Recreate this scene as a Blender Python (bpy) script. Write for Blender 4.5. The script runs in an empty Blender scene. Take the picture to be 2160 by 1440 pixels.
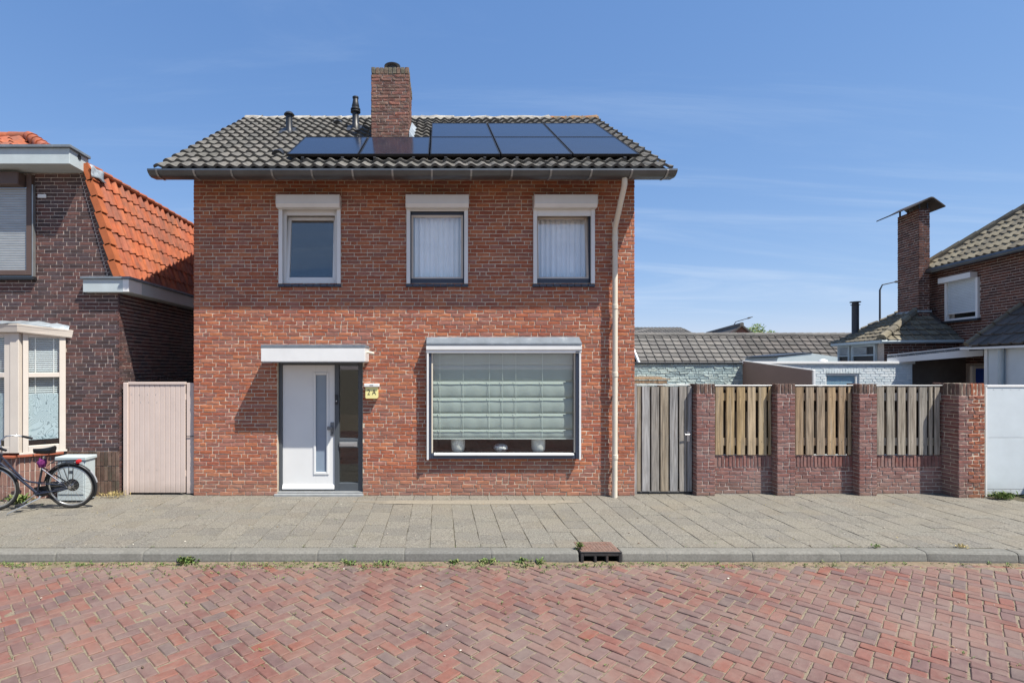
import bpy, math, random
import numpy as np
from mathutils import Vector, Matrix, noise
R = random.Random(7)
PI = math.pi
sc = bpy.context.scene
COL = sc.collection

# ------------------------------------------------------------------ camera
D, F, CX, CY, CH = 8.594, 1100.0, 925.0, 773.0, 2.125
cam = bpy.data.cameras.new('camera')
camo = bpy.data.objects.new('camera', cam); COL.objects.link(camo); sc.camera = camo
camo.location = (0, -D, CH); camo.rotation_euler = (PI/2, 0, 0)
cam.sensor_width = 36; cam.lens = F/2160*36
cam.shift_x = 155/2160; cam.shift_y = 53/2160
cam.clip_start = .05; cam.clip_end = 1000

# ------------------------------------------------------------------ sun and sky
SUN = Vector((1.3, -1.0, 2.6)).normalized()
world = bpy.data.worlds.new('World'); sc.world = world; world.use_nodes = True
wt = world.node_tree; bg = wt.nodes['Background']
def wn(t, **k):
    n = wt.nodes.new(t)
    for a, b in k.items():
        setattr(n, a, b)
    return n
def wmath(op, a, b=None, c=None, clamp=False):
    n = wn('ShaderNodeMath', operation=op, use_clamp=clamp)
    for i, x in enumerate((a, b, c)):
        if x is None: continue
        if isinstance(x, (int, float)): n.inputs[i].default_value = x
        else: wt.links.new(x, n.inputs[i])
    return n.outputs[0]
sky = wn('ShaderNodeTexSky', sky_type='NISHITA', sun_disc=False)
sky.sun_elevation = math.asin(SUN.z); sky.sun_rotation = math.atan2(SUN.x, SUN.y)
sky.air_density = 1.0; sky.dust_density = 0.0; sky.ozone_density = 8.0
SKS = .088; VIS = .15            # sky strength; brightness of the sky in the finished picture
sep = wn('ShaderNodeSeparateColor'); wt.links.new(sky.outputs[0], sep.inputs[0])
comb = wn('ShaderNodeCombineColor')
for i, (p, k) in enumerate(((.80, .90), (.62, .785), (.45, .90))):      # colour grading of the whole sky
    v = wmath('MULTIPLY', sep.outputs[i], VIS); v = wmath('POWER', v, p); v = wmath('MULTIPLY', v, k/VIS)
    wt.links.new(v, comb.inputs[i])
tc = wn('ShaderNodeTexCoord'); sx = wn('ShaderNodeSeparateXYZ'); wt.links.new(tc.outputs['Generated'], sx.inputs[0])
zz = wmath('ADD', wmath('MAXIMUM', sx.outputs[2], 0.0), .12)
cx_ = wmath('DIVIDE', sx.outputs[0], zz); cy_ = wmath('DIVIDE', sx.outputs[1], zz)
cv = wn('ShaderNodeCombineXYZ'); wt.links.new(cx_, cv.inputs[0]); wt.links.new(cy_, cv.inputs[1])
mp = wn('ShaderNodeMapping'); mp.inputs['Rotation'].default_value = (0, 0, .95); mp.inputs['Scale'].default_value = (.18, 1.1, 1)
mp.inputs['Location'].default_value = (7.7, 2.2, 0)
wt.links.new(cv.outputs[0], mp.inputs[0])
nz = wn('ShaderNodeTexNoise'); nz.inputs['Scale'].default_value = 1.15; nz.inputs['Detail'].default_value = 10; nz.inputs['Roughness'].default_value = .62; nz.inputs['Distortion'].default_value = 1.1
wt.links.new(mp.outputs[0], nz.inputs[0])
mr = wn('ShaderNodeMapRange', interpolation_type='SMOOTHSTEP'); mr.inputs[1].default_value = .47; mr.inputs[2].default_value = .82; mr.inputs[3].default_value = 0; mr.inputs[4].default_value = .7
wt.links.new(nz.outputs[0], mr.inputs[0])
mx = wn('ShaderNodeMix', data_type='RGBA'); wt.links.new(mr.outputs[0], mx.inputs[0])
wt.links.new(comb.outputs[0], mx.inputs[6]); mx.inputs[7].default_value = (.60/VIS, .74/VIS, .95/VIS, 1)
wt.links.new(mx.outputs[2], bg.inputs[0]); bg.inputs[1].default_value = SKS
sun = bpy.data.lights.new('sun', 'SUN'); sun.energy = 4.7; sun.angle = math.radians(.53); sun.color = (1, .95, .86)
suno = bpy.data.objects.new('sun', sun); COL.objects.link(suno)
suno.rotation_euler = (-SUN).to_track_quat('-Z', 'Y').to_euler(); suno.location = (6, -6, 14)
sc.view_settings.view_transform = 'Standard'; sc.view_settings.look = 'None'
sc.view_settings.exposure = .77; sc.view_settings.gamma = 1
sc.cycles.use_denoising = True
sc.cycles.max_bounces = 8; sc.cycles.transparent_max_bounces = 16
sc.cycles.sample_clamp_indirect = 6

# ------------------------------------------------------------------ helpers
def Cs(r, g, b):
    f = lambda c: ((c/255+.055)/1.055)**2.4 if c > 10 else c/255/12.92
    return (f(r), f(g), f(b), 1)
def L3(r, g, b): return (r, g, b, 1)
def wpt(px, py, d):            # a point at distance d in front of the camera plane
    return Vector(((px-CX)*d/F, d-D, CH+(CY-py)*d/F))
def proj(p):
    d = p[1]+D
    if d < .3: return (-9999, 0, .3)
    return (CX+p[0]*F/d, CY-(p[2]-CH)*F/d, d)

class MB:
    def __init__(s): s.v = []; s.f = []; s.r = []; s.cur = .5
    def add(s, vs, fs):
        o = len(s.v); s.v += [tuple(v) for v in vs]
        for f in fs: s.f.append(tuple(i+o for i in f)); s.r.append(s.cur)
        return s
    def quad(s, a, b, c, d): return s.add((a, b, c, d), ((0, 1, 2, 3),))
    def box(s, x0, x1, y0, y1, z0, z1, c=0, M=None):
        x0, x1 = min(x0, x1), max(x0, x1); y0, y1 = min(y0, y1), max(y0, y1); z0, z1 = min(z0, z1), max(z0, z1)
        if c <= 0:
            vs = [(x, y, z) for z in (z0, z1) for y in (y0, y1) for x in (x0, x1)]
            fs = [(0, 2, 3, 1), (4, 5, 7, 6), (0, 1, 5, 4), (2, 6, 7, 3), (0, 4, 6, 2), (1, 3, 7, 5)]
        else:
            c = min(c, (x1-x0)*.45, (y1-y0)*.45, (z1-z0)*.45)
            vs = []; ix = {}
            for i, (sx_, xx) in enumerate(((1, x0), (-1, x1))):
                for j, (sy_, yy) in enumerate(((1, y0), (-1, y1))):
                    for k, (sz_, z_) in enumerate(((1, z0), (-1, z1))):
                        for a in range(3):
                            p = [xx+sx_*c, yy+sy_*c, z_+sz_*c]; p[a] = (xx, yy, z_)[a]
                            ix[i, j, k, a] = len(vs); vs.append(tuple(p))
            fs = []
            for i in (0, 1):
                fs.append([ix[i, 0, 0, 0], ix[i, 0, 1, 0], ix[i, 1, 1, 0], ix[i, 1, 0, 0]][::(1 if i == 0 else -1)])
                fs.append([ix[0, i, 0, 1], ix[1, i, 0, 1], ix[1, i, 1, 1], ix[0, i, 1, 1]][::(1 if i == 0 else -1)])
                fs.append([ix[0, 0, i, 2], ix[0, 1, i, 2], ix[1, 1, i, 2], ix[1, 0, i, 2]][::(1 if i == 0 else -1)])
            for i in (0, 1):
                for j in (0, 1):
                    e = [ix[i, j, 0, 0], ix[i, j, 1, 0], ix[i, j, 1, 1], ix[i, j, 0, 1]]; fs.append(e if (i+j) % 2 else e[::-1])
                    e = [ix[i, 0, j, 0], ix[i, 1, j, 0], ix[i, 1, j, 2], ix[i, 0, j, 2]]; fs.append(e if (i+j) % 2 == 0 else e[::-1])
                    e = [ix[0, i, j, 1], ix[1, i, j, 1], ix[1, i, j, 2], ix[0, i, j, 2]]; fs.append(e if (i+j) % 2 else e[::-1])
                    for k in (0, 1):
                        e = [ix[i, j, k, 0], ix[i, j, k, 1], ix[i, j, k, 2]]; fs.append(e if (i+j+k) % 2 else e[::-1])
        if M is not None: vs = [M @ Vector(v) for v in vs]
        return s.add(vs, fs)
    def prism(s, poly, ext):            # poly: list of 3D points (planar), ext: vector
        n = len(poly); e = Vector(ext); P = [Vector(p) for p in poly]
        vs = P+[p+e for p in P]
        fs = [tuple(range(n))[::-1], tuple(range(n, 2*n))]+[(i, (i+1) % n, n+(i+1) % n, n+i) for i in range(n)]
        return s.add(vs, fs)
    def tube(s, pts, r, n=8, caps=True):
        P = [Vector(p) for p in pts]; m = len(P)
        rr = r if isinstance(r, (list, tuple)) else [r]*m
        vs = []; fs = []; N = None
        for i in range(m):
            t = (P[min(i+1, m-1)]-P[max(i-1, 0)]).normalized()
            if N is None:
                N = t.orthogonal().normalized()
            else:
                N = (N-t*N.dot(t)).normalized()
            B = t.cross(N)
            for k in range(n):
                a = 2*PI*k/n; vs.append(P[i]+(N*math.cos(a)+B*math.sin(a))*rr[i])
        for i in range(m-1):
            for k in range(n):
                k2 = (k+1) % n; fs.append((i*n+k, i*n+k2, (i+1)*n+k2, (i+1)*n+k))
        if caps: fs.append(tuple(range(n))[::-1]); fs.append(tuple(range((m-1)*n, m*n)))
        return s.add(vs, fs)
    def lathe(s, prof, c=(0, 0, 0), n=16, M=None):
        vs = []; fs = []; m = len(prof); c = Vector(c)
        for r_, z_ in prof:
            for k in range(n):
                a = 2*PI*k/n; v = Vector((r_*math.cos(a), r_*math.sin(a), z_))
                vs.append((M @ v if M is not None else v)+c)
        for i in range(m-1):
            for k in range(n):
                k2 = (k+1) % n; fs.append((i*n+k, i*n+k2, (i+1)*n+k2, (i+1)*n+k))
        fs.append(tuple(range(n))[::-1]); fs.append(tuple(range((m-1)*n, m*n)))
        return s.add(vs, fs)
    def build(s, name, mat, parent=None, smooth=False, attr=False):
        me = bpy.data.meshes.new(name); me.from_pydata(s.v, [], s.f)
        if mat: me.materials.append(mat)
        if smooth:
            me.polygons.foreach_set('use_smooth', [True]*len(me.polygons))
            try: me.set_sharp_from_angle(angle=math.radians(38))
            except Exception: pass
        if attr:
            at = me.attributes.new('rnd', 'FLOAT', 'FACE'); at.data.foreach_set('value', s.r)
        o = bpy.data.objects.new(name, me); COL.objects.link(o)
        if parent is not None: link(o, parent)
        return o

PINV = {}
def link(o, parent):
    o.parent = parent
    o.matrix_parent_inverse = PINV.get(parent.name, Matrix.Identity(4))
def tag(o, label=None, cat=None, group=None, kind=None):
    if label: o['label'] = label
    if cat: o['category'] = cat
    if group: o['group'] = group
    if kind: o['kind'] = kind
    return o
def thing(name, label, cat, loc, group=None, local=False, rot=None, kind=None):
    o = bpy.data.objects.new(name, None); COL.objects.link(o); o.location = loc; o.empty_display_size = .1
    if rot: o.rotation_euler = rot
    if not local: PINV[o.name] = Matrix.Translation(-Vector(loc))
    return tag(o, label, cat, group, kind)
def part(name, parent, mat, fn, smooth=False):
    m = MB(); fn(m); return m.build(name, mat, parent, smooth)
def pbox(name, parent, mat, x0, x1, y0, y1, z0, z1, c=.004):
    return MB().box(x0, x1, y0, y1, z0, z1, c).build(name, mat, parent)

class Tm:                                # a piece template shared by many objects
    def __init__(s, v, f): s.v = np.array(v, float); s.f = [tuple(x) for x in f]; s.m = {}; s.smooth = False
    def mesh(s, name, mat):
        k = (name, mat.name)
        if k not in s.m:
            me = bpy.data.meshes.new(name); me.from_pydata(s.v.tolist(), [], s.f); me.materials.append(mat)
            if s.smooth: me.polygons.foreach_set('use_smooth', [True]*len(me.polygons))
            s.m[k] = me
        return s.m[k]
def score(M, hidden=None):
    p = M.translation; px, py, d = proj(p)
    if not (-10 < px < 2170 and -10 < py < 1450): return 0
    if hidden and hidden(px, py): return .0001/d
    sx_ = M.col[0].length; sz_ = M.col[2].length; sy_ = M.col[1].length
    return sx_*sz_*sy_/d**2
def place(pcs, name, parent, mats, n_ind=300, rest='brickwork', hidden=None):
    pcs = sorted(pcs, key=lambda q: -score(q[1], hidden)*q[2] if len(q) > 2 else -score(q[1], hidden))
    inv = PINV.get(parent.name, Matrix.Identity(4))
    for q in pcs[:n_ind]:
        o = bpy.data.objects.new(name, q[0].mesh(name, mats[0])); COL.objects.link(o)
        o.matrix_basis = q[1]; o.parent = parent; o.matrix_parent_inverse = inv
    left = pcs[n_ind:]
    if left:
        V = []; Fc = []; Rr = []; off = 0
        for q in left:
            M = np.array(q[1]); v = q[0].v @ M[:3, :3].T+M[:3, 3]
            V.append(v); r = R.random()
            Fc += [tuple(i+off for i in f) for f in q[0].f]; Rr += [r]*len(q[0].f); off += len(v)
        me = bpy.data.meshes.new(rest); me.from_pydata(np.concatenate(V).tolist(), [], Fc); me.materials.append(mats[1])
        at = me.attributes.new('rnd', 'FLOAT', 'FACE'); at.data.foreach_set('value', Rr)
        if left[0][0].smooth: me.polygons.foreach_set('use_smooth', [True]*len(me.polygons))
        o = bpy.data.objects.new(rest, me); COL.objects.link(o); link(o, parent); o['kind'] = 'stuff'

# ------------------------------------------------------------------ materials
def mat(name, col=None, pal=None, src='obj', rough=.8, metal=0., var=.2, ns=8., bump=.2, bs=60., bd=.004, spec=.3,
        stretch=None, stain=None, coat=0., trans=0., low=None, world=False, det=5, stain2=None, soft=False, gain=1., big=None):
    G = lambda c: (c[0]*gain, c[1]*gain, c[2]*gain, 1)
    col = G(col) if col else col; pal = [G(c) for c in pal] if pal else pal
    stain = (G(stain[0]),)+stain[1:] if stain else stain; stain2 = (G(stain2[0]),)+stain2[1:] if stain2 else stain2; low = (G(low[0]),)+low[1:] if low else low; big = (G(big[0]),)+big[1:] if big else big
    m = bpy.data.materials.new(name); m.use_nodes = True; nt = m.node_tree; N = nt.nodes; Lk = nt.links.new
    b = N['Principled BSDF']; b.inputs['Roughness'].default_value = rough; b.inputs['Metallic'].default_value = metal
    b.inputs['Specular IOR Level'].default_value = spec; b.inputs['Coat Weight'].default_value = coat
    def nd(t, **k):
        n = N.new(t)
        for a, v in k.items(): setattr(n, a, v)
        return n
    if src == 'attr': at = nd('ShaderNodeAttribute', attribute_name='rnd'); rnd = at.outputs['Fac']
    else: rnd = nd('ShaderNodeObjectInfo').outputs['Random']
    if world: co = nd('ShaderNodeNewGeometry').outputs['Position']
    else: co = nd('ShaderNodeTexCoord').outputs['Object']
    mpn = nd('ShaderNodeMapping'); Lk(co, mpn.inputs[0])
    if not world:
        mul = nd('ShaderNodeVectorMath', operation='SCALE'); mul.inputs[0].default_value = (37, 71, 53); Lk(rnd, mul.inputs['Scale']); Lk(mul.outputs[0], mpn.inputs['Location'])
    if stretch: mpn.inputs['Scale'].default_value = stretch
    vec = mpn.outputs[0]
    def noise_(scale, detail=det, rgh=.6, v=None):
        n = nd('ShaderNodeTexNoise'); n.inputs['Scale'].default_value = scale; n.inputs['Detail'].default_value = detail; n.inputs['Roughness'].default_value = rgh
        Lk(v or vec, n.inputs[0]); return n.outputs[0]
    def mrange(v, a, b_, c, d_):
        n = nd('ShaderNodeMapRange'); n.inputs[1].default_value = a; n.inputs[2].default_value = b_; n.inputs[3].default_value = c; n.inputs[4].default_value = d_
        Lk(v, n.inputs[0]); return n.outputs[0]
    def mix(f, a, c2, bt='MIX'):
        n = nd('ShaderNodeMix', data_type='RGBA', blend_type=bt)
        for i, x in ((0, f), (6, a), (7, c2)):
            if isinstance(x, (float, int)): n.inputs[i].default_value = x
            elif isinstance(x, tuple): n.inputs[i].default_value = x
            else: Lk(x, n.inputs[i])
        return n.outputs[2]
    if pal:
        rp = nd('ShaderNodeValToRGB'); rp.color_ramp.interpolation = 'LINEAR' if soft else 'CONSTANT'
        el = rp.color_ramp.elements
        while len(el) < len(pal): el.new(.5)
        for i, c in enumerate(pal): el[i].position = i/len(pal); el[i].color = c
        Lk(rnd, rp.inputs[0]); col_ = rp.outputs[0]
    else: col_ = col
    if var:
        f = mrange(noise_(ns), .3, .7, 1-var, 1+var)
        v3 = nd('ShaderNodeCombineColor')
        for i in range(3): Lk(f, v3.inputs[i])
        col_ = mix(1.0, col_, v3.outputs[0], 'MULTIPLY')
    for st in (stain, stain2):
        if st:
            c, s_, lo, hi, am = st
            col_ = mix(mrange(noise_(s_, 6, .65), lo, hi, 0, am), col_, c)
    if big:                                # dust, wear and weathering in patches that run across many pieces
        c, s_, lo_, hi_, am = big; gp_ = nd('ShaderNodeNewGeometry').outputs['Position']
        col_ = mix(mrange(noise_(s_, 6, .62, gp_), lo_, hi_, 0, am), col_, c)
    if low:                                # lime and dirt that has splashed up from the pavement
        c, h, am = low
        g = nd('ShaderNodeNewGeometry'); sp = nd('ShaderNodeSeparateXYZ'); Lk(g.outputs['Position'], sp.inputs[0])
        nn = noise_(3.1, 4, .6, g.outputs['Position']); a_ = nd('ShaderNodeMath', operation='MULTIPLY_ADD'); Lk(nn, a_.inputs[0]); a_.inputs[1].default_value = -h*1.2; Lk(sp.outputs[2], a_.inputs[2])
        col_ = mix(mrange(a_.outputs[0], -h*.75, h*.4, am, 0), col_, c)
    if isinstance(col_, tuple): b.inputs['Base Color'].default_value = col_
    else: Lk(col_, b.inputs['Base Color'])
    if bump:
        bn = nd('ShaderNodeBump'); bn.inputs['Strength'].default_value = bump; bn.inputs['Distance'].default_value = bd
        Lk(noise_(bs, 6, .65), bn.inputs['Height']); Lk(bn.outputs[0], b.inputs['Normal'])
    if trans: b.inputs['Transmission Weight'].default_value = trans
    return m
def pm(name, **k): return (mat(name, src='obj', **k), mat(name+'_joined', src='attr', **k))
def mglass(name, tint=(.9, .95, .93), f0=.06, rough=.0):
    m = bpy.data.materials.new(name); m.use_nodes = True; nt = m.node_tree; nt.nodes.clear()
    o = nt.nodes.new('ShaderNodeOutputMaterial'); t = nt.nodes.new('ShaderNodeBsdfTransparent'); g = nt.nodes.new('ShaderNodeBsdfGlossy')
    t.inputs[0].default_value = (*tint, 1); g.inputs['Roughness'].default_value = rough; g.inputs[0].default_value = (1, 1, 1, 1)
    ge = nt.nodes.new('ShaderNodeNewGeometry'); dt = nt.nodes.new('ShaderNodeVectorMath'); dt.operation = 'DOT_PRODUCT'
    nt.links.new(ge.outputs['Normal'], dt.inputs[0]); nt.links.new(ge.outputs['Incoming'], dt.inputs[1])
    def mt(op, a, b):
        n = nt.nodes.new('ShaderNodeMath'); n.operation = op
        for i_, x in enumerate((a, b)):
            if isinstance(x, (int, float)): n.inputs[i_].default_value = x
            elif x is not None: nt.links.new(x, n.inputs[i_])
        return n.outputs[0]
    c = mt('ABSOLUTE', dt.outputs['Value'], None); c = mt('POWER', mt('SUBTRACT', 1.0, c), 5.0); c = mt('ADD', mt('MULTIPLY', c, 1-f0), f0)   # Schlick
    mx_ = nt.nodes.new('ShaderNodeMixShader')
    nt.links.new(c, mx_.inputs[0]); nt.links.new(t.outputs[0], mx_.inputs[1]); nt.links.new(g.outputs[0], mx_.inputs[2]); nt.links.new(mx_.outputs[0], o.inputs[0])
    return m

M_brick = pm('red_brick', pal=[Cs(180, 112, 82), Cs(168, 100, 74), Cs(188, 118, 84), Cs(158, 102, 84), Cs(174, 102, 74), Cs(154, 102, 88), Cs(182, 120, 94), Cs(166, 96, 70), Cs(170, 114, 98), Cs(160, 94, 74)],
             gain=.81, big=(Cs(156, 116, 98), 1.1, .48, .75, .35), rough=.9, var=.16, ns=22, bump=.4, bs=85, bd=.006, stain=(Cs(188, 166, 150), 9, .62, .86, .35), low=(Cs(156, 132, 118), .5, .5), stain2=(Cs(118, 74, 60), 14, .62, .84, .35))
M_chim = pm('chimney_brick', pal=[Cs(136, 92, 80), Cs(122, 84, 76), Cs(112, 82, 74), Cs(130, 94, 84), Cs(104, 78, 72)], rough=.95, var=.3, ns=18, bump=.6, bs=70, bd=.01, stain=(Cs(120, 112, 98), 7, .45, .7, .7))
M_chimtop = pm('mossy_chimney_brick', pal=[Cs(120, 92, 78), Cs(100, 92, 80), Cs(112, 84, 72)], rough=.95, var=.35, ns=18, bump=.9, bs=70, bd=.01, stain=(Cs(106, 104, 92), 6, .35, .6, .8))
M_dark = pm('dark_brown_brick', pal=[Cs(92, 70, 68), Cs(80, 62, 60), Cs(104, 76, 72), Cs(72, 58, 58), Cs(98, 66, 62), Cs(86, 70, 72), Cs(112, 80, 74)], gain=.8, big=(Cs(120, 100, 94), 1.2, .5, .75, .4), rough=.75, var=.25, ns=16, bump=.5, bs=70, bd=.005,
            stain=(Cs(150, 138, 128), 11, .66, .85, .6), low=(Cs(110, 98, 88), .35, .5))
M_dsold = pm('plinth_brick', pal=[Cs(104, 84, 74), Cs(92, 74, 66), Cs(112, 92, 82), Cs(82, 70, 62)], rough=.85, var=.3, ns=12, bump=.5, bs=60, bd=.005, stain=(Cs(92, 92, 78), 5, .5, .75, .6))
M_purp = pm('purple_brick', pal=[Cs(148, 104, 96), Cs(140, 102, 96), Cs(156, 112, 104), Cs(144, 96, 88), Cs(154, 120, 112), Cs(132, 94, 88)], gain=.72, big=(Cs(168, 146, 138), 1.6, .5, .72, .55), rough=.85, var=.22, ns=14, bump=.6, bs=70, bd=.006,
            stain=(Cs(178, 156, 148), 10, .58, .8, .6), low=(Cs(140, 122, 108), .3, .55))
M_top = pm('weathered_brick', pal=[Cs(104, 78, 70), Cs(92, 72, 66), Cs(116, 90, 80)], rough=.95, var=.35, ns=14, bump=.8, bs=60, bd=.008, stain=(Cs(96, 92, 82), 6, .4, .7, .7))
M_oran = pm('rough_orange_brick', pal=[Cs(160, 102, 80), Cs(148, 92, 74), Cs(142, 98, 84), Cs(154, 94, 70)], gain=.85, rough=.95, var=.3, ns=16, bump=.6, bs=60, bd=.01, low=(Cs(120, 100, 80), .4, .6))
M_far = pm('far_brown_brick', gain=.85, pal=[Cs(104, 68, 58), Cs(92, 62, 54), Cs(112, 74, 62), Cs(84, 58, 52)], rough=.9, var=.2, ns=10, bump=.4, bs=50, bd=.005)
M_white = pm('white_painted_brick', pal=[Cs(204, 212, 216), Cs(196, 206, 210), Cs(210, 216, 218)], gain=.95, rough=.7, var=.08, ns=8, bump=.4, bs=50, bd=.005)
M_green = pm('grey_green_painted_brick', pal=[Cs(176, 192, 190), Cs(160, 178, 178), Cs(186, 200, 196), Cs(150, 168, 170)], gain=.9, rough=.7, var=.14, ns=9, bump=1, bs=45, bd=.012, stain=(Cs(110, 122, 122), 6, .58, .8, .6))
M_paver = pm('clay_paver', pal=[Cs(152, 116, 110), Cs(158, 112, 102), Cs(146, 116, 112), Cs(166, 112, 100), Cs(154, 122, 114), Cs(142, 114, 110), Cs(150, 108, 100), Cs(160, 124, 114), Cs(170, 110, 94), Cs(148, 118, 114), Cs(156, 110, 100), Cs(138, 118, 114), Cs(152, 116, 110), Cs(164, 118, 106), Cs(148, 114, 108), Cs(166, 122, 108)],
             gain=.49, big=(Cs(182, 160, 148), .9, .42, .74, .6), rough=.8, var=.14, ns=16, bump=.5, bs=70, bd=.004, stain=(Cs(180, 162, 148), 6, .46, .8, .55), stain2=(Cs(126, 94, 86), 12, .6, .8, .45))
M_slab = pm('concrete_slab', pal=[Cs(164, 159, 147), Cs(160, 155, 144), Cs(168, 162, 149), Cs(156, 151, 141), Cs(163, 156, 143), Cs(166, 160, 148)], gain=.49, big=(Cs(178, 168, 146), .8, .48, .74, .5), rough=.9, var=.55, ns=62, bump=.5, bs=120, bd=.003, det=3,
            stain=(Cs(152, 144, 124), 1.7, .5, .75, .4), stain2=(Cs(128, 127, 122), 2.6, .55, .8, .4))
M_tile = pm('grey_roof_tile', pal=[Cs(121, 118, 112), Cs(114, 111, 106), Cs(127, 123, 117), Cs(108, 106, 102), Cs(121, 117, 111), Cs(116, 113, 108)], gain=.66, big=(Cs(92, 90, 80), 1.3, .5, .75, .55), rough=.95, var=.3, ns=14, bump=.8, bs=70, bd=.006,
            stain=(Cs(146, 142, 134), 7, .5, .72, .55), stain2=(Cs(66, 62, 54), 10, .58, .78, .7))
M_otile = pm('orange_roof_tile', pal=[Cs(178, 100, 68), Cs(166, 92, 66), Cs(186, 106, 70), Cs(154, 92, 72), Cs(172, 102, 78), Cs(178, 96, 62)], gain=.85, big=(Cs(120, 86, 70), 1.0, .5, .75, .5), rough=.75, var=.2, ns=9, bump=.3, bs=60, bd=.004,
             stain=(Cs(112, 80, 66), 5, .46, .72, .75))
M_verge = mat('orange_verge_tile', col=Cs(196, 112, 70), gain=.68, rough=.6, var=.12, ns=6, bump=.2)
M_ftile = pm('far_grey_tile', pal=[Cs(118, 115, 111), Cs(110, 107, 104), Cs(126, 122, 117), Cs(115, 112, 108)], gain=.8, rough=.9, var=.15, ns=8, bump=.3, bs=40)
M_ftile2 = pm('far_brown_tile', pal=[Cs(100, 96, 93), Cs(93, 90, 87), Cs(108, 103, 99)], gain=.8, rough=.9, var=.15, ns=8, bump=.3, bs=40)
M_htile = pm('mossy_grey_tile', pal=[Cs(128, 120, 104), Cs(116, 110, 98), Cs(138, 130, 112)], gain=.8, rough=.95, var=.25, ns=8, bump=.4, bs=40, stain=(Cs(160, 154, 136), 6, .55, .75, .5))
M_ridge = mat('mortared_ridge_tile', col=Cs(150, 144, 134), gain=.95, rough=1, var=.35, ns=16, bump=.4, bs=30, bd=.012, stain=(Cs(190, 186, 176), 7, .45, .65, .8))
M_lich = mat('lichen_ridge_tile', col=Cs(120, 104, 84), rough=1, var=.4, ns=16, bump=1, bs=40, bd=.015, stain=(Cs(166, 108, 56), 7, .5, .62, .8))
M_wood = {}
for k_, pal_ in (('grey', [Cs(164, 162, 160), Cs(150, 144, 136), Cs(172, 168, 164), Cs(160, 146, 126), Cs(158, 156, 154)]),
                 ('tan', [Cs(180, 160, 126), Cs(172, 148, 110), Cs(170, 140, 102), Cs(184, 164, 134), Cs(166, 144, 112)]),
                 ('brown', [Cs(168, 140, 110), Cs(158, 148, 134), Cs(160, 142, 120), Cs(176, 150, 116), Cs(160, 136, 108)]),
                 ('silver', [Cs(164, 154, 138), Cs(154, 146, 132), Cs(162, 152, 138), Cs(156, 150, 140)])):
    M_wood[k_] = mat('weathered_'+k_+'_wood', pal=pal_, gain=.8, rough=.85, var=.5, ns=4.2, bump=.6, bs=14, bd=.005, stretch=(11, 11, .55), stain=(Cs(92, 76, 62), 2.6, .52, .72, .75), stain2=(Cs(168, 162, 152), 1.6, .5, .75, .6))
M_mortar = mat('grey_mortar', col=Cs(196, 182, 163), gain=1.0, rough=1, var=.2, ns=30, bump=.6, bs=120, bd=.004, world=True, low=(Cs(150, 140, 124), .4, .6))
M_mortard = mat('pale_mortar', col=Cs(184, 172, 162), rough=1, var=.2, ns=30, bump=.6, bs=120, bd=.004, world=True)
M_mortarw = mat('white_mortar', col=Cs(188, 198, 202), rough=.9, var=.1, ns=30, bump=.4, bs=80, world=True)
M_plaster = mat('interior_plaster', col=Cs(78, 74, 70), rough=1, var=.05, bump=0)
M_zinc = mat('dark_zinc', col=Cs(98, 102, 106), rough=.42, metal=.75, var=.15, ns=3, bump=.1, bs=8)
M_zincl = mat('light_zinc', col=Cs(150, 152, 152), rough=.4, metal=.6, var=.15, ns=4, bump=.1, bs=8)
M_lead = mat('lead_sheet', col=Cs(150, 158, 164), rough=.55, metal=.3, var=.3, ns=6, bump=.7, bs=12, bd=.02)
M_flash = mat('grey_flashing', col=Cs(112, 120, 128), rough=.6, metal=.1, var=.15, ns=5, bump=.5, bs=14, bd=.01, stain=(Cs(160, 164, 164), 5, .6, .8, .6))
M_wpaint = mat('white_paint', col=Cs(228, 228, 226), gain=.88, rough=.35, var=.03, ns=2, bump=.05, bs=20, spec=.5)
M_wmetal = mat('white_aluminium', col=Cs(222, 222, 220), gain=.95, rough=.4, var=.05, ns=3, bump=.03, bs=20, spec=.5)
M_cream = mat('cream_paint', col=Cs(224, 214, 202), gain=.78, rough=.45, var=.05, ns=3, bump=.08, bs=20, stain=(Cs(190, 176, 158), 3, .62, .8, .4))
M_pink = mat('pale_pink_paint', col=Cs(214, 196, 186), gain=.84, low=(Cs(150, 136, 124), .22, .6), rough=.5, var=.05, ns=2, bump=.1, bs=20, stain=(Cs(176, 158, 146), 2.3, .6, .8, .35))
M_cpvc = mat('cream_pvc', col=Cs(214, 204, 186), rough=.4, var=.05, ns=2, bump=.03, stain=(Cs(176, 160, 140), 2.5, .6, .8, .3))
M_anth = mat('anthracite_frame', col=Cs(74, 79, 84), rough=.4, var=.06, ns=3, bump=.03, spec=.5)
M_navy = mat('navy_frame', col=Cs(52, 60, 76), rough=.4, var=.06, ns=3, bump=.03, spec=.5)
M_brownf = mat('brown_frame', col=Cs(92, 76, 70), rough=.45, var=.06, ns=3, bump=.03)
M_black = mat('black_plastic', col=Cs(34, 36, 40), rough=.45, var=.1, ns=4, bump=.05, spec=.5)
M_dgrey = mat('dark_grey_metal', col=Cs(62, 64, 68), rough=.45, metal=.3, var=.1, ns=4, bump=.05)
M_stone = mat('grey_threshold_stone', col=Cs(140, 142, 142), rough=.6, var=.12, ns=12, bump=.2)
M_lgrey = mat('light_grey_sheet', col=Cs(196, 204, 208), gain=1.0, low=(Cs(150, 146, 138), .25, .55), rough=.45, var=.06, ns=2.5, bump=.05, bs=5, stain=(Cs(160, 166, 168), 2.2, .62, .85, .4))
M_cabin = mat('cabinet_grey', col=Cs(176, 186, 188), rough=.5, var=.06, ns=4, bump=.05)
M_alu = mat('brushed_aluminium', col=Cs(190, 190, 188), rough=.35, metal=.8, var=.08, ns=5, bump=.05)
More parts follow.
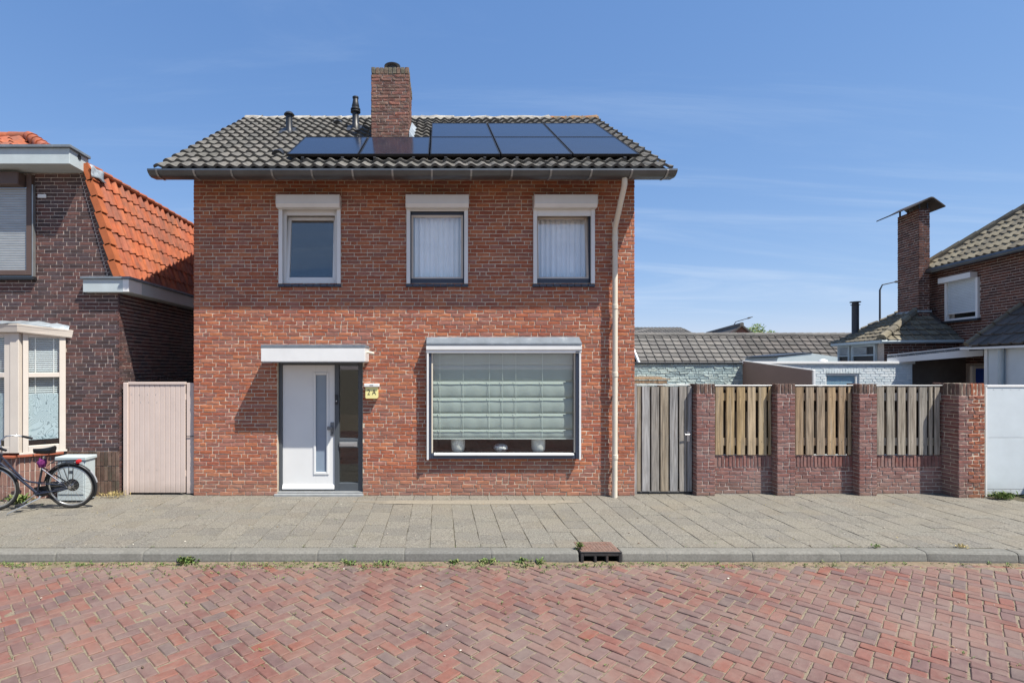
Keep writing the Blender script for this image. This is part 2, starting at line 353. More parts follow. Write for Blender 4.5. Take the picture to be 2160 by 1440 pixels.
M_slatg = mat('grey_shutter_slat', col=Cs(158, 162, 164), rough=.5, var=.12, ns=3, bump=.05)
M_handle = mat('satin_steel', col=Cs(120, 122, 124), rough=.4, metal=.3, var=.05, bump=0)
M_chrome = mat('chrome', col=Cs(200, 202, 204), rough=.18, metal=1, var=0, bump=0)
M_glass = mglass('window_glass', (.94, .96, .96)); M_glassd = mglass('double_glazing', (.985, .99, .99), .085); M_glassb = mglass('big_pane', (.98, .99, .985), .045); M_film0 = mat('frosted_glass', col=Cs(128, 144, 160), rough=.12, var=.03, bump=0, spec=.9)
M_solar = mat('solar_glass', col=L3(.012, .016, .03), rough=.14, var=.1, ns=3, bump=.02, bs=3, spec=.75)
M_solfr = mat('solar_frame', col=L3(.012, .012, .014), rough=.4, var=0, bump=0)
M_curt = mat('white_net_curtain', col=Cs(246, 248, 250), rough=.9, var=.05, ns=3, bump=.1)
M_blind = mat('sage_blind_fabric', col=Cs(160, 172, 167), rough=.9, var=.05, ns=4, bump=.3, bs=10, bd=.01)
M_blindt = mat('sage_blind_tape', col=Cs(192, 204, 198), rough=.8, var=.03, bump=0)
M_pot = mat('pale_ceramic', col=Cs(206, 208, 200), rough=.5, var=.1, ns=10, bump=.3, bs=30, stain=(Cs(150, 140, 120), 20, .6, .75, .6))
M_bowl = mat('patterned_ceramic', col=Cs(208, 208, 204), rough=.35, var=.05, bump=0, stain=(Cs(60, 64, 76), 22, .52, .58, .9))
M_kerb = mat('kerb_concrete', pal=[Cs(152, 150, 142), Cs(144, 142, 136), Cs(158, 155, 146)], gain=.54, rough=.9, var=.2, ns=40, bump=.4, bs=90, bd=.004, stain=(Cs(120, 118, 110), 4, .5, .75, .5))
M_sand = mat('joint_sand', col=Cs(152, 138, 118), gain=.66, rough=1, var=.3, ns=40, bump=.8, bs=120, bd=.006, world=True, stain=(Cs(112, 112, 74), 2.2, .56, .74, .55))
M_bed = mat('slab_bed_sand', col=Cs(116, 108, 90), gain=.45, rough=1, var=.3, ns=40, bump=.5, bs=120, bd=.004, world=True, stain=(Cs(104, 108, 70), 1.4, .5, .7, .6))
M_dust = mat('ground_soil', col=Cs(140, 130, 112), gain=.6, rough=1, var=.2, ns=3, bump=.4, bs=30, world=True)
M_leaf = mat('green_leaf', pal=[L3(.10, .17, .04), L3(.13, .2, .05), L3(.08, .13, .03), L3(.19, .21, .07)], src='attr', rough=.6, var=.2, ns=20, bump=0)
M_dry = mat('dry_grass', pal=[Cs(170, 150, 104), Cs(186, 168, 120), Cs(150, 140, 80)], src='attr', rough=.9, var=.2, ns=20, bump=0)
M_rust = mat('rusty_iron', col=Cs(146, 120, 108), gain=.7, rough=.9, metal=.1, var=.3, ns=20, bump=.5, bs=60, stain=(Cs(150, 92, 66), 8, .5, .7, .6))
M_iron = mat('cast_iron', col=Cs(58, 56, 56), rough=.8, metal=.2, var=.3, ns=14, bump=.5, bs=50, bd=.006, stain=(Cs(112, 78, 58), 6, .6, .8, .5))
M_gapshade = mat('gap_shade_wood', col=Cs(58, 50, 44), rough=.9, var=.3, ns=5, bump=.2)  # near-black brown that paints deep shade into the gaps between slats
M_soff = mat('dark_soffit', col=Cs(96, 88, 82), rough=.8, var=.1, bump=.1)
M_hole = mat('dark_drain', col=L3(.01, .01, .01), rough=1, var=0, bump=0)

# ------------------------------------------------------------------ pieces: bricks, pavers, tiles
def brick_tm(L, H, dep=.032, jit=.0025, inset=.005, proud=.002, nl=2, rg=R):
    pts = []
    def edge(a, b, n):
        for i in range(n+1):
            t = i/(n+1); pts.append((a[0]+(b[0]-a[0])*t, a[1]+(b[1]-a[1])*t))
    c = [(-L/2, -H/2), (L/2, -H/2), (L/2, H/2), (-L/2, H/2)]
    edge(c[0], c[1], nl); edge(c[1], c[2], 0); edge(c[2], c[3], nl); edge(c[3], c[0], 0)
    n = len(pts)
    out = [(x+rg.uniform(-jit, jit), z+rg.uniform(-jit, jit)) for x, z in pts]
    v = []
    for x, z in out:
        k = inset*rg.uniform(.5, 1.6)
        xx = x-math.copysign(min(k, L*.4), x) if abs(abs(x)-L/2) < .008 else x
        v.append((xx, rg.uniform(-proud, proud), z-math.copysign(min(k, H*.3), z)))
    for x, z in out: v.append((x, .005+rg.uniform(0, .004), z))
    for x, z in out: v.append((x, dep, z))
    f = [tuple(range(n))]
    for r_ in (0, 1):
        for i in range(n):
            j = (i+1) % n; f.append((r_*n+j, r_*n+i, (r_+1)*n+i, (r_+1)*n+j))
    return Tm(v, f)
BL, BH = .203, .052
T_str = [brick_tm(BL, BH) for _ in range(14)]; T_hdr = [brick_tm(.095, BH, nl=1) for _ in range(8)]
T_rstr = [brick_tm(BL, BH, jit=.0032, inset=.006, proud=.0035) for _ in range(14)]; T_rhdr = [brick_tm(.095, BH, jit=.0032, inset=.006, proud=.0035, nl=1) for _ in range(8)]
T_cstr = [brick_tm(BL, BH, jit=.0012, inset=.003, proud=.001) for _ in range(8)]; T_chdr = [brick_tm(.095, BH, jit=.0012, inset=.003, proud=.001, nl=1) for _ in range(6)]
SETS = {'n': (T_str, T_hdr), 'r': (T_rstr, T_rhdr), 'c': (T_cstr, T_chdr)}

def courses(u0, u1, z0, z1, holes=(), lim=None, ls=.213, lh=.103, pitch=.0625, hp=.22, g=.010, seed=1, off=0):
    """list of (u, z, length, height) in a wild bond, cut round the openings"""
    rg = random.Random(seed); out = []; prev = []
    n = int(round((z1-z0)/pitch)); pitch = (z1-z0)/n
    for k in range(n):
        za = z0+k*pitch; zb = za+pitch; a, b = u0, u1
        if lim:
            a, b = lim((za+zb)/2)
            a = max(a, u0); b = min(b, u1)
        joints = []; u = a; first = True; row = []
        while u < b-.02:
            l = lh if rg.random() < hp else ls
            if first: l = (ls, lh, ls*.75, lh)[(k+off) % 4]
            first = False
            if any(abs(u+l-j) < .025 for j in prev): l = lh if l > .15 else ls
            if u+l > b-.04: l = b-u
            if l > .26: l = l/2
            row.append((u, min(u+l, b))); u += l; joints.append(u)
        prev = joints
        for ua, ub in row:
            segs = [(ua, ub, za, zb)]
            for (h0, h1, k0, k1) in holes:
                ns = []
                for (p, q, s, t) in segs:
                    if q <= h0 or p >= h1 or t <= k0 or s >= k1: ns.append((p, q, s, t)); continue
                    if p < h0: ns.append((p, h0, s, t))
                    if q > h1: ns.append((h1, q, s, t))
                    if s < k0: ns.append((max(p, h0), min(q, h1), s, k0))
                    if t > k1: ns.append((max(p, h0), min(q, h1), k1, t))
                segs = ns
            for (p, q, s, t) in segs:
                if q-p > .03 and t-s > .022: out.append(((p+q)/2, (s+t)/2, q-p-g, t-s-g))
    return out
def soldiers(u0, u1, z0, z1, wdt=.0625, g=.010):
    n = max(1, int(round((u1-u0)/wdt))); w = (u1-u0)/n
    return [(u0+(i+.5)*w, (z0+z1)/2, w-g, z1-z0-g) for i in range(n)]
def brick_pieces(lst, O, u, kind='n', seed=3, yj=.0025, vert=False):
    """turn a course list into pieces on a wall through O along the horizontal unit vector u (outward normal u x up)"""
    rg = random.Random(seed); st, hd = SETS[kind]; res = []
    u = Vector((u[0], u[1], 0)).normalized(); ang = math.atan2(u.y, u.x); nrm = Vector((u.y, -u.x, 0))
    for (uu, z, l, h) in lst:
        if vert or h > .1:                       # a standing brick
            t = rg.choice(st); M = Matrix.Translation(Vector(O)+u*uu+Vector((0, 0, z))+nrm*rg.uniform(-yj, yj)) @ Matrix.Rotation(ang, 4, 'Z') @ Matrix.Rotation(PI/2+rg.uniform(-.015, .015), 4, 'Y') @ Matrix.Diagonal((h/BL, 1, l/BH, 1))
        else:
            t = rg.choice(st) if l > .13 else rg.choice(hd)
            L0 = BL if l > .13 else .095
            M = Matrix.Translation(Vector(O)+u*uu+Vector((0, 0, z))+nrm*rg.uniform(-yj, yj)) @ Matrix.Rotation(ang+rg.uniform(-.006, .006), 4, 'Z') @ Matrix.Rotation(rg.uniform(-.008, .008), 4, 'Y') @ Matrix.Diagonal((l/L0, 1, h/BH, 1))
        res.append((t, M, 1 if l > .13 else .4))
    return res
def sheet_holes(m, u0, u1, z0, z1, holes, O, u, back=.0075, reveal=.15):
    """mortar sheet behind the bricks with openings and their reveals"""
    O = Vector(O); u = Vector((u[0], u[1], 0)); nrm = Vector((u.y, -u.x, 0))
    us = sorted({u0, u1, *[min(max(h[i], u0), u1) for h in holes for i in (0, 1)]}); zs = sorted({z0, z1, *[min(max(h[i], z0), z1) for h in holes for i in (2, 3)]})
    P = lambda a, z, q=back: O+u*a+Vector((0, 0, z))-nrm*q
    for a, b in zip(us, us[1:]):
        for c, d in zip(zs, zs[1:]):
            if any(h[0] <= (a+b)/2 <= h[1] and h[2] <= (c+d)/2 <= h[3] for h in holes): continue
            m.quad(P(a, c), P(b, c), P(b, d), P(a, d))
    for h in holes:
        a, b, c, d = h; r = reveal
        m.quad(P(a, c), P(a, d), P(a, d, r), P(a, c, r)); m.quad(P(b, c), P(b, c, r), P(b, d, r), P(b, d))
        m.quad(P(a, d), P(b, d), P(b, d, r), P(a, d, r)); m.quad(P(a, c), P(a, c, r), P(b, c, r), P(b, c))

def tile_tm(w, l, prof, thick=.026, lift=.034, jit=.002):
    xs = [p[0]*w for p in prof]; zs = [p[1] for p in prof]; n = len(xs); v = []
    for y, lf in ((0, lift), (l, 0)):
        for x, z in zip(xs, zs): v.append((x+R.uniform(-jit, jit)*.5, y+R.uniform(-jit, jit), z+lf+R.uniform(-jit, jit)))
    for x, z in zip(xs, zs): v.append((x, R.uniform(-jit, jit), z+lift-thick))
    f = [(i, i+1, n+i+1, n+i) for i in range(n-1)]+[(2*n+i, 2*n+i+1, i+1, i) for i in range(n-1)]
    f += [(0, n, 2*n), (n-1, 3*n-1, 2*n-1)]
    return Tm(v, f)
P_wave = [(0, .004), (.12, .022), (.26, .036), (.4, .034), (.55, .018), (.72, .002), (.88, -.004), (1.05, .006)]
P_pan = [(0, .01), (.1, .034), (.22, .046), (.35, .04), (.5, .016), (.7, 0), (.9, .002), (1.06, .018)]
P_flat = [(0, .016), (.06, .028), (.13, .024), (.18, .004), (.6, 0), (.94, .002), (1.03, .02)]
T_wave = [tile_tm(.1826, .38, P_wave, thick=.04, lift=.048, jit=.003) for _ in range(10)]
T_pan = [tile_tm(.2, .31, P_pan, thick=.018, lift=.024) for _ in range(8)]
P_gap = [(0, .004), (.05, .022), (.12, .02), (.18, .003), (.6, 0), (.95, .002)]
T_rib = [tile_tm(.2, .31, P_pan, thick=.03, lift=.036) for _ in range(6)]; T_ann = [tile_tm(.2, .25, P_gap, thick=.03, lift=.038) for _ in range(6)]
T_flat = [tile_tm(.3, .235, P_gap, thick=.03, lift=.036) for _ in range(6)]
T_flat2 = [tile_tm(.25, .37, P_flat, thick=.03, lift=.036) for _ in range(6)]
def tile_field(O, a, s, w, rows, cols, pitch, tms, keep=None, seed=5, wob=.006, stag=0):
    """pieces on a slope: a runs along the eave, s up the slope"""
    a = Vector(a).normalized(); s = Vector(s).normalized(); n = a.cross(s).normalized(); rg = random.Random(seed); out = []
    for r in range(rows):
        for c in range(cols):
            p = Vector(O)+a*(c*w+(stag*w/2 if r % 2 else 0))+s*(r*pitch)
            if keep and not keep(c*w+w/2, r*pitch+pitch/2): continue
            M = Matrix((a.to_4d()*1, s.to_4d()*1, n.to_4d()*1, (0, 0, 0, 1))).transposed()
            for i in range(3): M[3][i] = 0
            M.translation = p+n*rg.uniform(-.002, .004)
            M = M @ Matrix.Rotation(rg.uniform(-wob, wob), 4, 'Z') @ Matrix.Rotation(rg.uniform(-wob, wob), 4, 'Y')
            out.append((rg.choice(tms), M))
    return out

# ------------------------------------------------------------------ the setting: ground, pavement, kerb, road
KY = -2.614                                   # front of the kerb
ground = MB().quad((-400, -400, -.3), (400, -400, -.3), (400, 400, -.3), (-400, 400, -.3)).build('ground', M_dust); tag(ground, kind='structure')
yard = MB().box(-30, 60, .32, 70, -.28, -.02).build('garden_paving', M_dust); tag(yard, kind='structure')
def kerb_y(x): return KY-(0 if x < 6.1 else .11*(x-6.1)**1.35)
# pavement: bed + slabs
pav = thing('pavement', None, None, (0, -1.2, 0), kind='structure')
bedm = MB(); xs = [-30, -14]+[x*.5 for x in range(-20, 31)]+[30]
for a, b in zip(xs, xs[1:]):
    bedm.quad((a, kerb_y(a)+.15, -.006), (b, kerb_y(b)+.15, -.006), (b, .32, -.006), (a, .32, -.006))
tag(bedm.build('slab_bed', M_bed, pav))
def slab_tm():
    h = .1485; c = .004; v = []; j = lambda k=.002: R.uniform(-k, k)
    o = [(-h, -h), (0, -h), (h, -h), (h, 0), (h, h), (0, h), (-h, h), (-h, 0)]
    o = [(x+j(), y+j()) for x, y in o]
    v += [(x-math.copysign(c, x)*(abs(x) > .05), y-math.copysign(c, y)*(abs(y) > .05), j(.0012)) for x, y in o]
    v += [(x, y, -.004) for x, y in o]; v += [(x, y, -.03) for x, y in o]
    f = [tuple(range(8))]
    for r_ in (0, 1):
        for i in range(8):
            k = (i+1) % 8; f.append((r_*8+k, r_*8+i, (r_+1)*8+i, (r_+1)*8+k))
    return Tm(v, f)
T_slab = [slab_tm() for _ in range(12)]
pcs = []; rg = random.Random(11)
for c in range(-40, 47):
    x = c*.3+.05
    y0 = -.075-(.15 if c % 2 else 0)
    for r in range(-1, 12):
        y = y0-r*.3; hy = 1.0
        lo = kerb_y(x)+.165
        if y+.15 < lo+.05 or y-.15 > .25: continue
        ya, yb = max(y-.15, lo), y+.15
        if yb-ya < .06: continue
        if x > 9.0 and y > -.3: continue
        M = Matrix.Translation((x+rg.uniform(-.003, .003), (ya+yb)/2, rg.uniform(-.002, .003))) @ Matrix.Rotation(rg.uniform(-.008, .008), 4, 'Z') @ Matrix.Rotation(rg.uniform(-.006, .006), 4, 'X') @ Matrix.Rotation(rg.uniform(-.006, .006), 4, 'Y') @ Matrix.Diagonal((.992, (yb-ya)/.3*.981, 1, 1))
        pcs.append((rg.choice(T_slab), M))
place(pcs, 'paving_slab', pav, M_slab, 300, 'slab_paving')
# band of smooth concrete along the wall foot
kb = thing('kerb', None, None, (0, KY, -.15), kind='structure')
def kerb_tm():
    prof = [(0.0, -.16), (-.004, -.09), (.006, -.022), (.022, -.006), (.045, 0), (.15, 0), (.15, -.16)]; v = []
    for x in (0, .02, .978, .998):
        for (y, z) in prof:
            k = .004 if x in (0, .998) else 0
            v.append((x, y+(k if y < .1 else 0), z-(k if z > -.1 else 0)))
    n = len(prof); f = []
    for s_ in range(3):
        for i in range(n-1): f.append((s_*n+i, (s_+1)*n+i, (s_+1)*n+i+1, s_*n+i+1))
    f += [tuple(range(n)), tuple(range(3*n, 4*n))[::-1]]
    return Tm(v, f)
T_kerb = [kerb_tm()]
pcs = []; x = -12.41+.0
k0 = (1037-CX)*5.98/F                        # a joint seen in the photograph
xs = [k0+i for i in range(-12, 12)]
for xk in xs:
    if 1.25 < xk+.5 < 2.05 and False: continue
    ya, yb = kerb_y(xk), kerb_y(xk+1)
    if xk < 1.62 < xk+1 or xk < 2.1 < xk+1:   # cut at the drain
        for (p, q) in ((xk, min(xk+1, 1.625)), (max(xk, 2.105), xk+1)):
            if q-p > .05: pcs.append((T_kerb[0], Matrix.Translation((p, ya, rg.uniform(-.003, .002))) @ Matrix.Diagonal((q-p, 1, 1, 1))))
        continue
    ang = math.atan2(yb-ya, 1)
    pcs.append((T_kerb[0], Matrix.Translation((xk, ya+rg.uniform(-.004, .004), rg.uniform(-.004, .003))) @ Matrix.Rotation(ang+rg.uniform(-.003, .003), 4, 'Z')))
place(pcs, 'kerb_stone', kb, (M_kerb, M_kerb), 300)
# road: bed + herringbone pavers
road = thing('road', None, None, (0, -6, -.15), kind='structure')
def road_z(x, y): return -.126+.011*noise.noise((x*.8, y*.8, 3))+.004*noise.noise((x*4, y*4, 8))
rb = MB(); rb.quad((-60, -16, -.16), (60, -16, -.16), (60, KY+.12, -.16), (-60, KY+.12, -.16)); vs = []; fs = []; nx, ny = 206, 70
for i in range(nx+1):
    for j in range(ny+1): x, y = -9.6+i*.1, -9.5+j*(KY+.1+9.5)/ny; vs.append((x, y, road_z(x, y)-.0098+.003*noise.noise((x*7, y*7, 2))))
for i in range(nx):
    for j in range(ny): a = i*(ny+1)+j; fs.append((a, a+ny+1, a+ny+2, a+1))
rb.add(vs, fs); rb.build('road_bed', M_sand, road)
def paver_tm(rg=R):
    L, W = .2, .1; v = []; j = lambda k: rg.uniform(-k, k); ch = .007
    o = [(-L/2+ch, -W/2), (0, -W/2), (L/2-ch, -W/2), (L/2, -W/2+ch), (L/2, W/2-ch), (L/2-ch, W/2), (0, W/2), (-L/2+ch, W/2), (-L/2, W/2-ch), (-L/2, -W/2+ch)]
    o = [(x+j(.003), y+j(.0025)) for x, y in o]; n = len(o)
    v += [(x-math.copysign(.006, x)*(abs(x) > .05), y-math.copysign(.006, y), j(.0015)) for x, y in o]
    v += [(x, y, -.006+j(.002)) for x, y in o]; v += [(x, y, -.03) for x, y in o]
    f = [tuple(range(n))]
    for r_ in (0, 1):
        for i in range(n):
            k = (i+1) % n; f.append((r_*n+k, r_*n+i, (r_+1)*n+i, (r_+1)*n+k))
    return Tm(v, f)
T_pave = [paver_tm() for _ in range(20)]
pcs = []; U = .1055; c45 = math.sqrt(.5); rg = random.Random(23)
for i in range(-130, 131):
    for j in range(-130, 131):
        s_ = (i-j) % 4
        if s_ == 0: cx, cy, an = i+1.0, j+.5, 0
        elif s_ == 3: cx, cy, an = i+.5, j+1.0, PI/2
        else: continue
        cx *= U; cy *= U; x = (cx-cy)*c45+.03; y = (cx+cy)*c45-5.2
        if not (-9.5 < x < 11 and -9.4 < y < kerb_y(x)-.16): continue
        z = road_z(x, y)+rg.gauss(0, .0018)-(.006 if rg.random() < .03 else 0)+.012*min(1, max(0, (-y-2.7)))*0
        M = Matrix.Translation((x+rg.uniform(-.004, .004), y+rg.uniform(-.004, .004), z)) @ Matrix.Rotation(an+PI/4+rg.uniform(-.025, .025), 4, 'Z') @ Matrix.Rotation(rg.gauss(0, .02), 4, 'X') @ Matrix.Rotation(rg.gauss(0, .013), 4, 'Y') @ Matrix.Diagonal((.985, .965, 1, 1))
        pcs.append((rg.choice(T_pave), M))
for k in range(-48, 56):                       # a row of pavers along the kerb
    x = k*.205; y = kerb_y(x)-.06
    M = Matrix.Translation((x, y, -.129+rg.uniform(-.004, .002))) @ Matrix.Rotation(rg.uniform(-.03, .03), 4, 'Z') @ Matrix.Diagonal((.98, .95, 1, 1))
    pcs.append((rg.choice(T_pave), M))
place(pcs, 'paver', road, M_paver, 300, 'paver_field')

# ------------------------------------------------------------------ the brick house
house = thing('brick_house', 'red brick two storey house with grey tiled roof and white front door', 'house', (-.4, 0, 0))
HX0, HX1, HZ = -4.04, 3.234, 5.44
OP = [(-2.60, -1.633, 3.50, 4.80), (-.50, .455, 3.50, 4.80), (1.575, 2.545, 3.50, 4.80), (-2.656, -1.25, -.05, 2.215), (-.15, 2.30, .64, 2.44)]
wm = MB(); sheet_holes(wm, HX0+.012, HX1-.012, -.05, HZ, OP, (0, 0, 0), (1, 0))
HD = 6.2
wm.quad((HX0+.012, .012, -.05), (HX0+.012, .012, HZ), (HX0+.012, HD, HZ), (HX0+.012, HD, -.05))
wm.quad((HX1-.012, .012, -.05), (HX1-.012, HD, -.05), (HX1-.012, HD, HZ), (HX1-.012, .012, HZ))
wm.quad((HX0+.012, HD, -.05), (HX0+.012, HD, HZ), (HX1-.012, HD, HZ), (HX1-.012, HD, -.05))
for xx in (HX0+.012, HX1-.012):
    wm.add([(xx, .012, HZ), (xx, HD, HZ), (xx, HD/2, HZ+1.95)], [(0, 1, 2)])
wall = wm.build('wall', M_mortar, house)
hol = [(a, b, c, d) for a, b, c, d in OP]
lst = courses(HX0, HX1, 0, HZ, hol, seed=21)
pcs = brick_pieces(lst, (0, 0, 0), (1, 0), 'n', 4, .003)
def occl(px, py):
    return py < 385 or (578 < px < 724 and 405 < py < 605) or (850 < px < 993 and 405 < py < 605) or (1122 < px < 1264 and 405 < py < 605) or (895 < px < 1230 and 708 < py < 970) or (1270 < px < 1302) or (548 < px < 780 and 725 < py < 766)
place(pcs, 'brick', wall, M_brick, 290, 'brickwork', occl)
# side gable walls get their own courses (seen only at a slant)
pl = brick_pieces(courses(0, 1.4, 0, HZ, seed=5, off=1), (HX0, 1.4, 0), (0, -1), 'n', 6)+brick_pieces(courses(0, 1.4, 0, HZ, seed=6, off=1), (HX1, 0, 0), (0, 1), 'n', 7)
place(pl, 'brick', wall, M_brick, 0, 'gable_brickwork')
# floors and inner walls keep the rooms dark
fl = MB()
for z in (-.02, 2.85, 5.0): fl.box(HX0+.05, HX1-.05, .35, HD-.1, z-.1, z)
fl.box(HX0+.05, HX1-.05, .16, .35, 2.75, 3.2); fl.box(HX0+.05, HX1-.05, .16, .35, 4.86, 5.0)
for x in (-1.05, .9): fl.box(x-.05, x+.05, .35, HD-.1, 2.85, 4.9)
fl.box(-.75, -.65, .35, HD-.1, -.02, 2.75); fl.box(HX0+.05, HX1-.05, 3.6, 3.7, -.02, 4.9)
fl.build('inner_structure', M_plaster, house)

# roof
SL = .674; TH = math.atan(SL); EY, EZ = -.69, 5.115; RY = 3.1
up = Vector((0, math.cos(TH), math.sin(TH))); nrm = Vector((0, -math.sin(TH), math.cos(TH)))
RX0, RX1 = -4.31, 3.54
RZ = EZ+(RY-EY)*SL
rm = MB()
e0 = -nrm*.03
rm.add([Vector((x, y, z))+e0 for x in (RX0+.02, RX1-.02) for y, z in ((EY+.05, EZ+.05*SL), (RY, RZ), (2*RY-EY, EZ))], [(0, 3, 4, 1), (1, 4, 5, 2)])
rm.prism([(RX0+.03, EY+.12, EZ-.07), (RX0+.03, RY, RZ-.13), (RX0+.03, RY, RZ-.05), (RX0+.03, EY+.12, EZ+.01)], (.03, 0, 0))
rm.prism([(RX1-.06, EY+.12, EZ-.07), (RX1-.06, RY, RZ-.13), (RX1-.06, RY, RZ-.05), (RX1-.06, EY+.12, EZ+.01)], (.03, 0, 0))
roof = rm.build('roof', M_soff, house)
rows, cols = 14, 43
pcs = tile_field((RX0, EY, EZ), (1, 0, 0), up, .1826, rows, cols, .3265, T_wave, wob=.012)
def rocc(px, py): return (py < 322 and py > 258 and 912 < px < 1300-(py-258)*-1.4) or (640 < px < 910 and 288 < py < 320) or (785 < px < 868 and py < 287)
place(pcs, 'roof_tile', roof, M_tile, 300, 'roof_tiling', rocc)
bm_ = MB()
bm_.quad((RX0, 2*RY-EY, EZ-.01), (RX0, RY, RZ-.01), (RX1, RY, RZ-.01), (RX1, 2*RY-EY, EZ-.01))
bm_.build('roof_slope', M_tile[1], house)
# ridge tiles bedded in mortar
for k in range(22):
    x0 = RX0+k*(RX1-RX0)/22; x1 = x0+(RX1-RX0)/22+.02; m = MB(); vs = []; fs = []; nn = 9
    for i, x in enumerate((x0, (x0+x1)/2, x1-.03, x1)):
        r = .105+(.012 if i > 1 else 0)
        for j in range(nn):
            a = PI*j/(nn-1); jj = R.uniform(-.016, .024)
            vs.append((x, RY-math.cos(a)*(r+.02), RZ-.06+math.sin(a)*(r+.005)+jj))
    for i in range(3):
        for j in range(nn-1): fs.append((i*nn+j, (i+1)*nn+j, (i+1)*nn+j+1, i*nn+j+1))
    fs.append(tuple(range(nn))); m.add(vs, fs); m.build('ridge_tile', M_lich if k >= 19 else M_ridge, roof)
vg = MB()
for k in range(13, 6, -1):                      # lichen on the upper right verge
    pass
# little black vent hoods
for (px, py, d) in ((585, 316, 8.55), (712, 263, 10.95)):
    c = Vector(((px-CX)*d/F, d-D, EZ+(d-D-EY)*SL+.03)); m = MB(); vs = []; fs = []
    for i, (l, r) in enumerate(((0, .1), (.03, .105), (.32, .055))):
        for j in range(9):
            a = PI*j/8; vs.append(c+Vector((math.cos(a)*r, 0, 0))+up*l+nrm*(math.sin(a)*r-.01))
    for i in range(2):
        for j in range(8): fs.append((i*9+j, i*9+j+1, (i+1)*9+j+1, (i+1)*9+j))
    fs.append(tuple(range(9))); m.add(vs, fs); m.build('vent_hood', M_black, roof, True)
# flues
def flue(name, px, pyb, d, prof, material):
    c = Vector(((px-CX)*d/F, d-D, EZ+(d-D-EY)*SL-.03)); m = MB(); m.lathe(prof, c, 18); o = m.build(name, material, house, True); return o
o = flue('vent_pipe', 610, 278, 10.27, [(.085, 0), (.075, .1), (.062, .13), (.062, .37), (.066, .37), (.066, .385), (.1, .39), (.1, .405), (.07, .44), (.02, .465)], M_black)
o = flue('boiler_flue', 750, 272, 10.5, [(.085, 0), (.085, .14), (.065, .17), (.065, .38), (.1, .40), (.1, .42), (.075, .425), (.075, .44), (.098, .445), (.098, .47), (.07, .5), (.078, .52), (.06, .6), (.05, .68), (.062, .685), (.062, .71), (.03, .72)], M_black)
for (px, d) in ((610, 10.27), (750, 10.5)):
    c = Vector(((px-CX)*d/F, d-D, EZ+(d-D-EY)*SL)); m = MB(); m.prism([c+Vector((-.17, 0, 0))-up*.2+nrm*.03, c+Vector((.17, 0, 0))-up*.2+nrm*.03, c+Vector((.17, 0, 0))+up*.25+nrm*.045, c+Vector((-.17, 0, 0))+up*.25+nrm*.045], nrm*.02); m.build('flue_flashing', M_dgrey, roof)
# gutter
gp = [(-.742, 5.085), (-.752, 5.098), (-.764, 5.092), (-.766, 5.07), (-.748, 5.045), (-.712, 4.985), (-.66, 4.95), (-.53, 4.932), (-.512, 4.95), (-.512, 5.09), (-.5, 5.09), (-.5, 4.92), (-.66, 4.937), (-.722, 4.972), (-.762, 5.04)]
GX0, GX1 = -4.375, 3.59
outer = [(-.5, 5.11), (-.512, 5.11), (-.512, 5.045), (-.53, 5.035), (-.64, 5.02), (-.69, 5.03), (-.735, 5.065), (-.745, 5.088), (-.757, 5.1), (-.769, 5.094), (-.77, 5.07), (-.75, 5.045), (-.705, 5.012), (-.65, 5.0), (-.5, 5.02)]
g = MB(); g.prism([(GX0, y, z) for y, z in outer], (GX1-GX0, 0, 0))
for x in (GX0, GX1-.006): g.prism([(x, y, z) for y, z in ((-.505, 5.1), (-.505, 5.03), (-.645, 5.008), (-.70, 5.02), (-.742, 5.058), (-.748, 5.085))], (.006, 0, 0))
gut = g.build('gutter', M_zinc, house, True)
for px in (330, 408, 487, 572, 656, 742, 826, 909, 992, 1078, 1160, 1245, 1330, 1405):
    x = (px-CX)*7.86/F; b = MB()
    pr = [(-.773, 5.075), (-.754, 5.041), (-.707, 5.006), (-.65, 4.994), (-.498, 5.013)]
    for (a, c_) in zip(pr, pr[1:]): b.prism([(x, a[0], a[1]), (x, c_[0], c_[1]), (x, c_[0]-.004, c_[1]-.005), (x, a[0]-.004, a[1]-.005)], (.028, 0, 0))
    b.build('gutter_bracket', M_zincl, gut)
m = MB(); m.prism([(-4.28, -.495, 5.04), (-4.28, .0, 5.385), (-4.28, .0, 5.41), (-4.28, -.495, 5.065)], (7.79, 0, 0)); m.build('soffit', M_soff, house)
pbox('fascia_board', house, M_soff, -4.28, 3.51, -.497, -.472, 5.068, 5.16)
# downpipe
dp = part('downpipe', house, M_cpvc, lambda m: m.tube([(2.845, -.62, 5.01), (2.845, -.62, 4.95), (2.85, -.6, 4.90), (2.872, -.14, 4.42), (2.875, -.1, 4.36), (2.875, -.1, 4.2), (2.875, -.1, 2.2), (2.87, -.1, 0.0)], .042, 14), True)
for z in (4.40, 4.17, 3.06, 1.96, .62): part('pipe_socket', dp, M_cpvc, lambda m: m.lathe([(.043, 0), (.049, .005), (.049, .07), (.043, .075)], (2.8745, -.1, z), 14), True)
for z in (3.9, 2.8, 1.62, .45): part('pipe_clip', dp, M_dgrey, lambda m: m.box(2.86, 2.89, -.06, .0, z, z+.03).box(2.827, 2.923, -.107, -.093, z, z+.022))

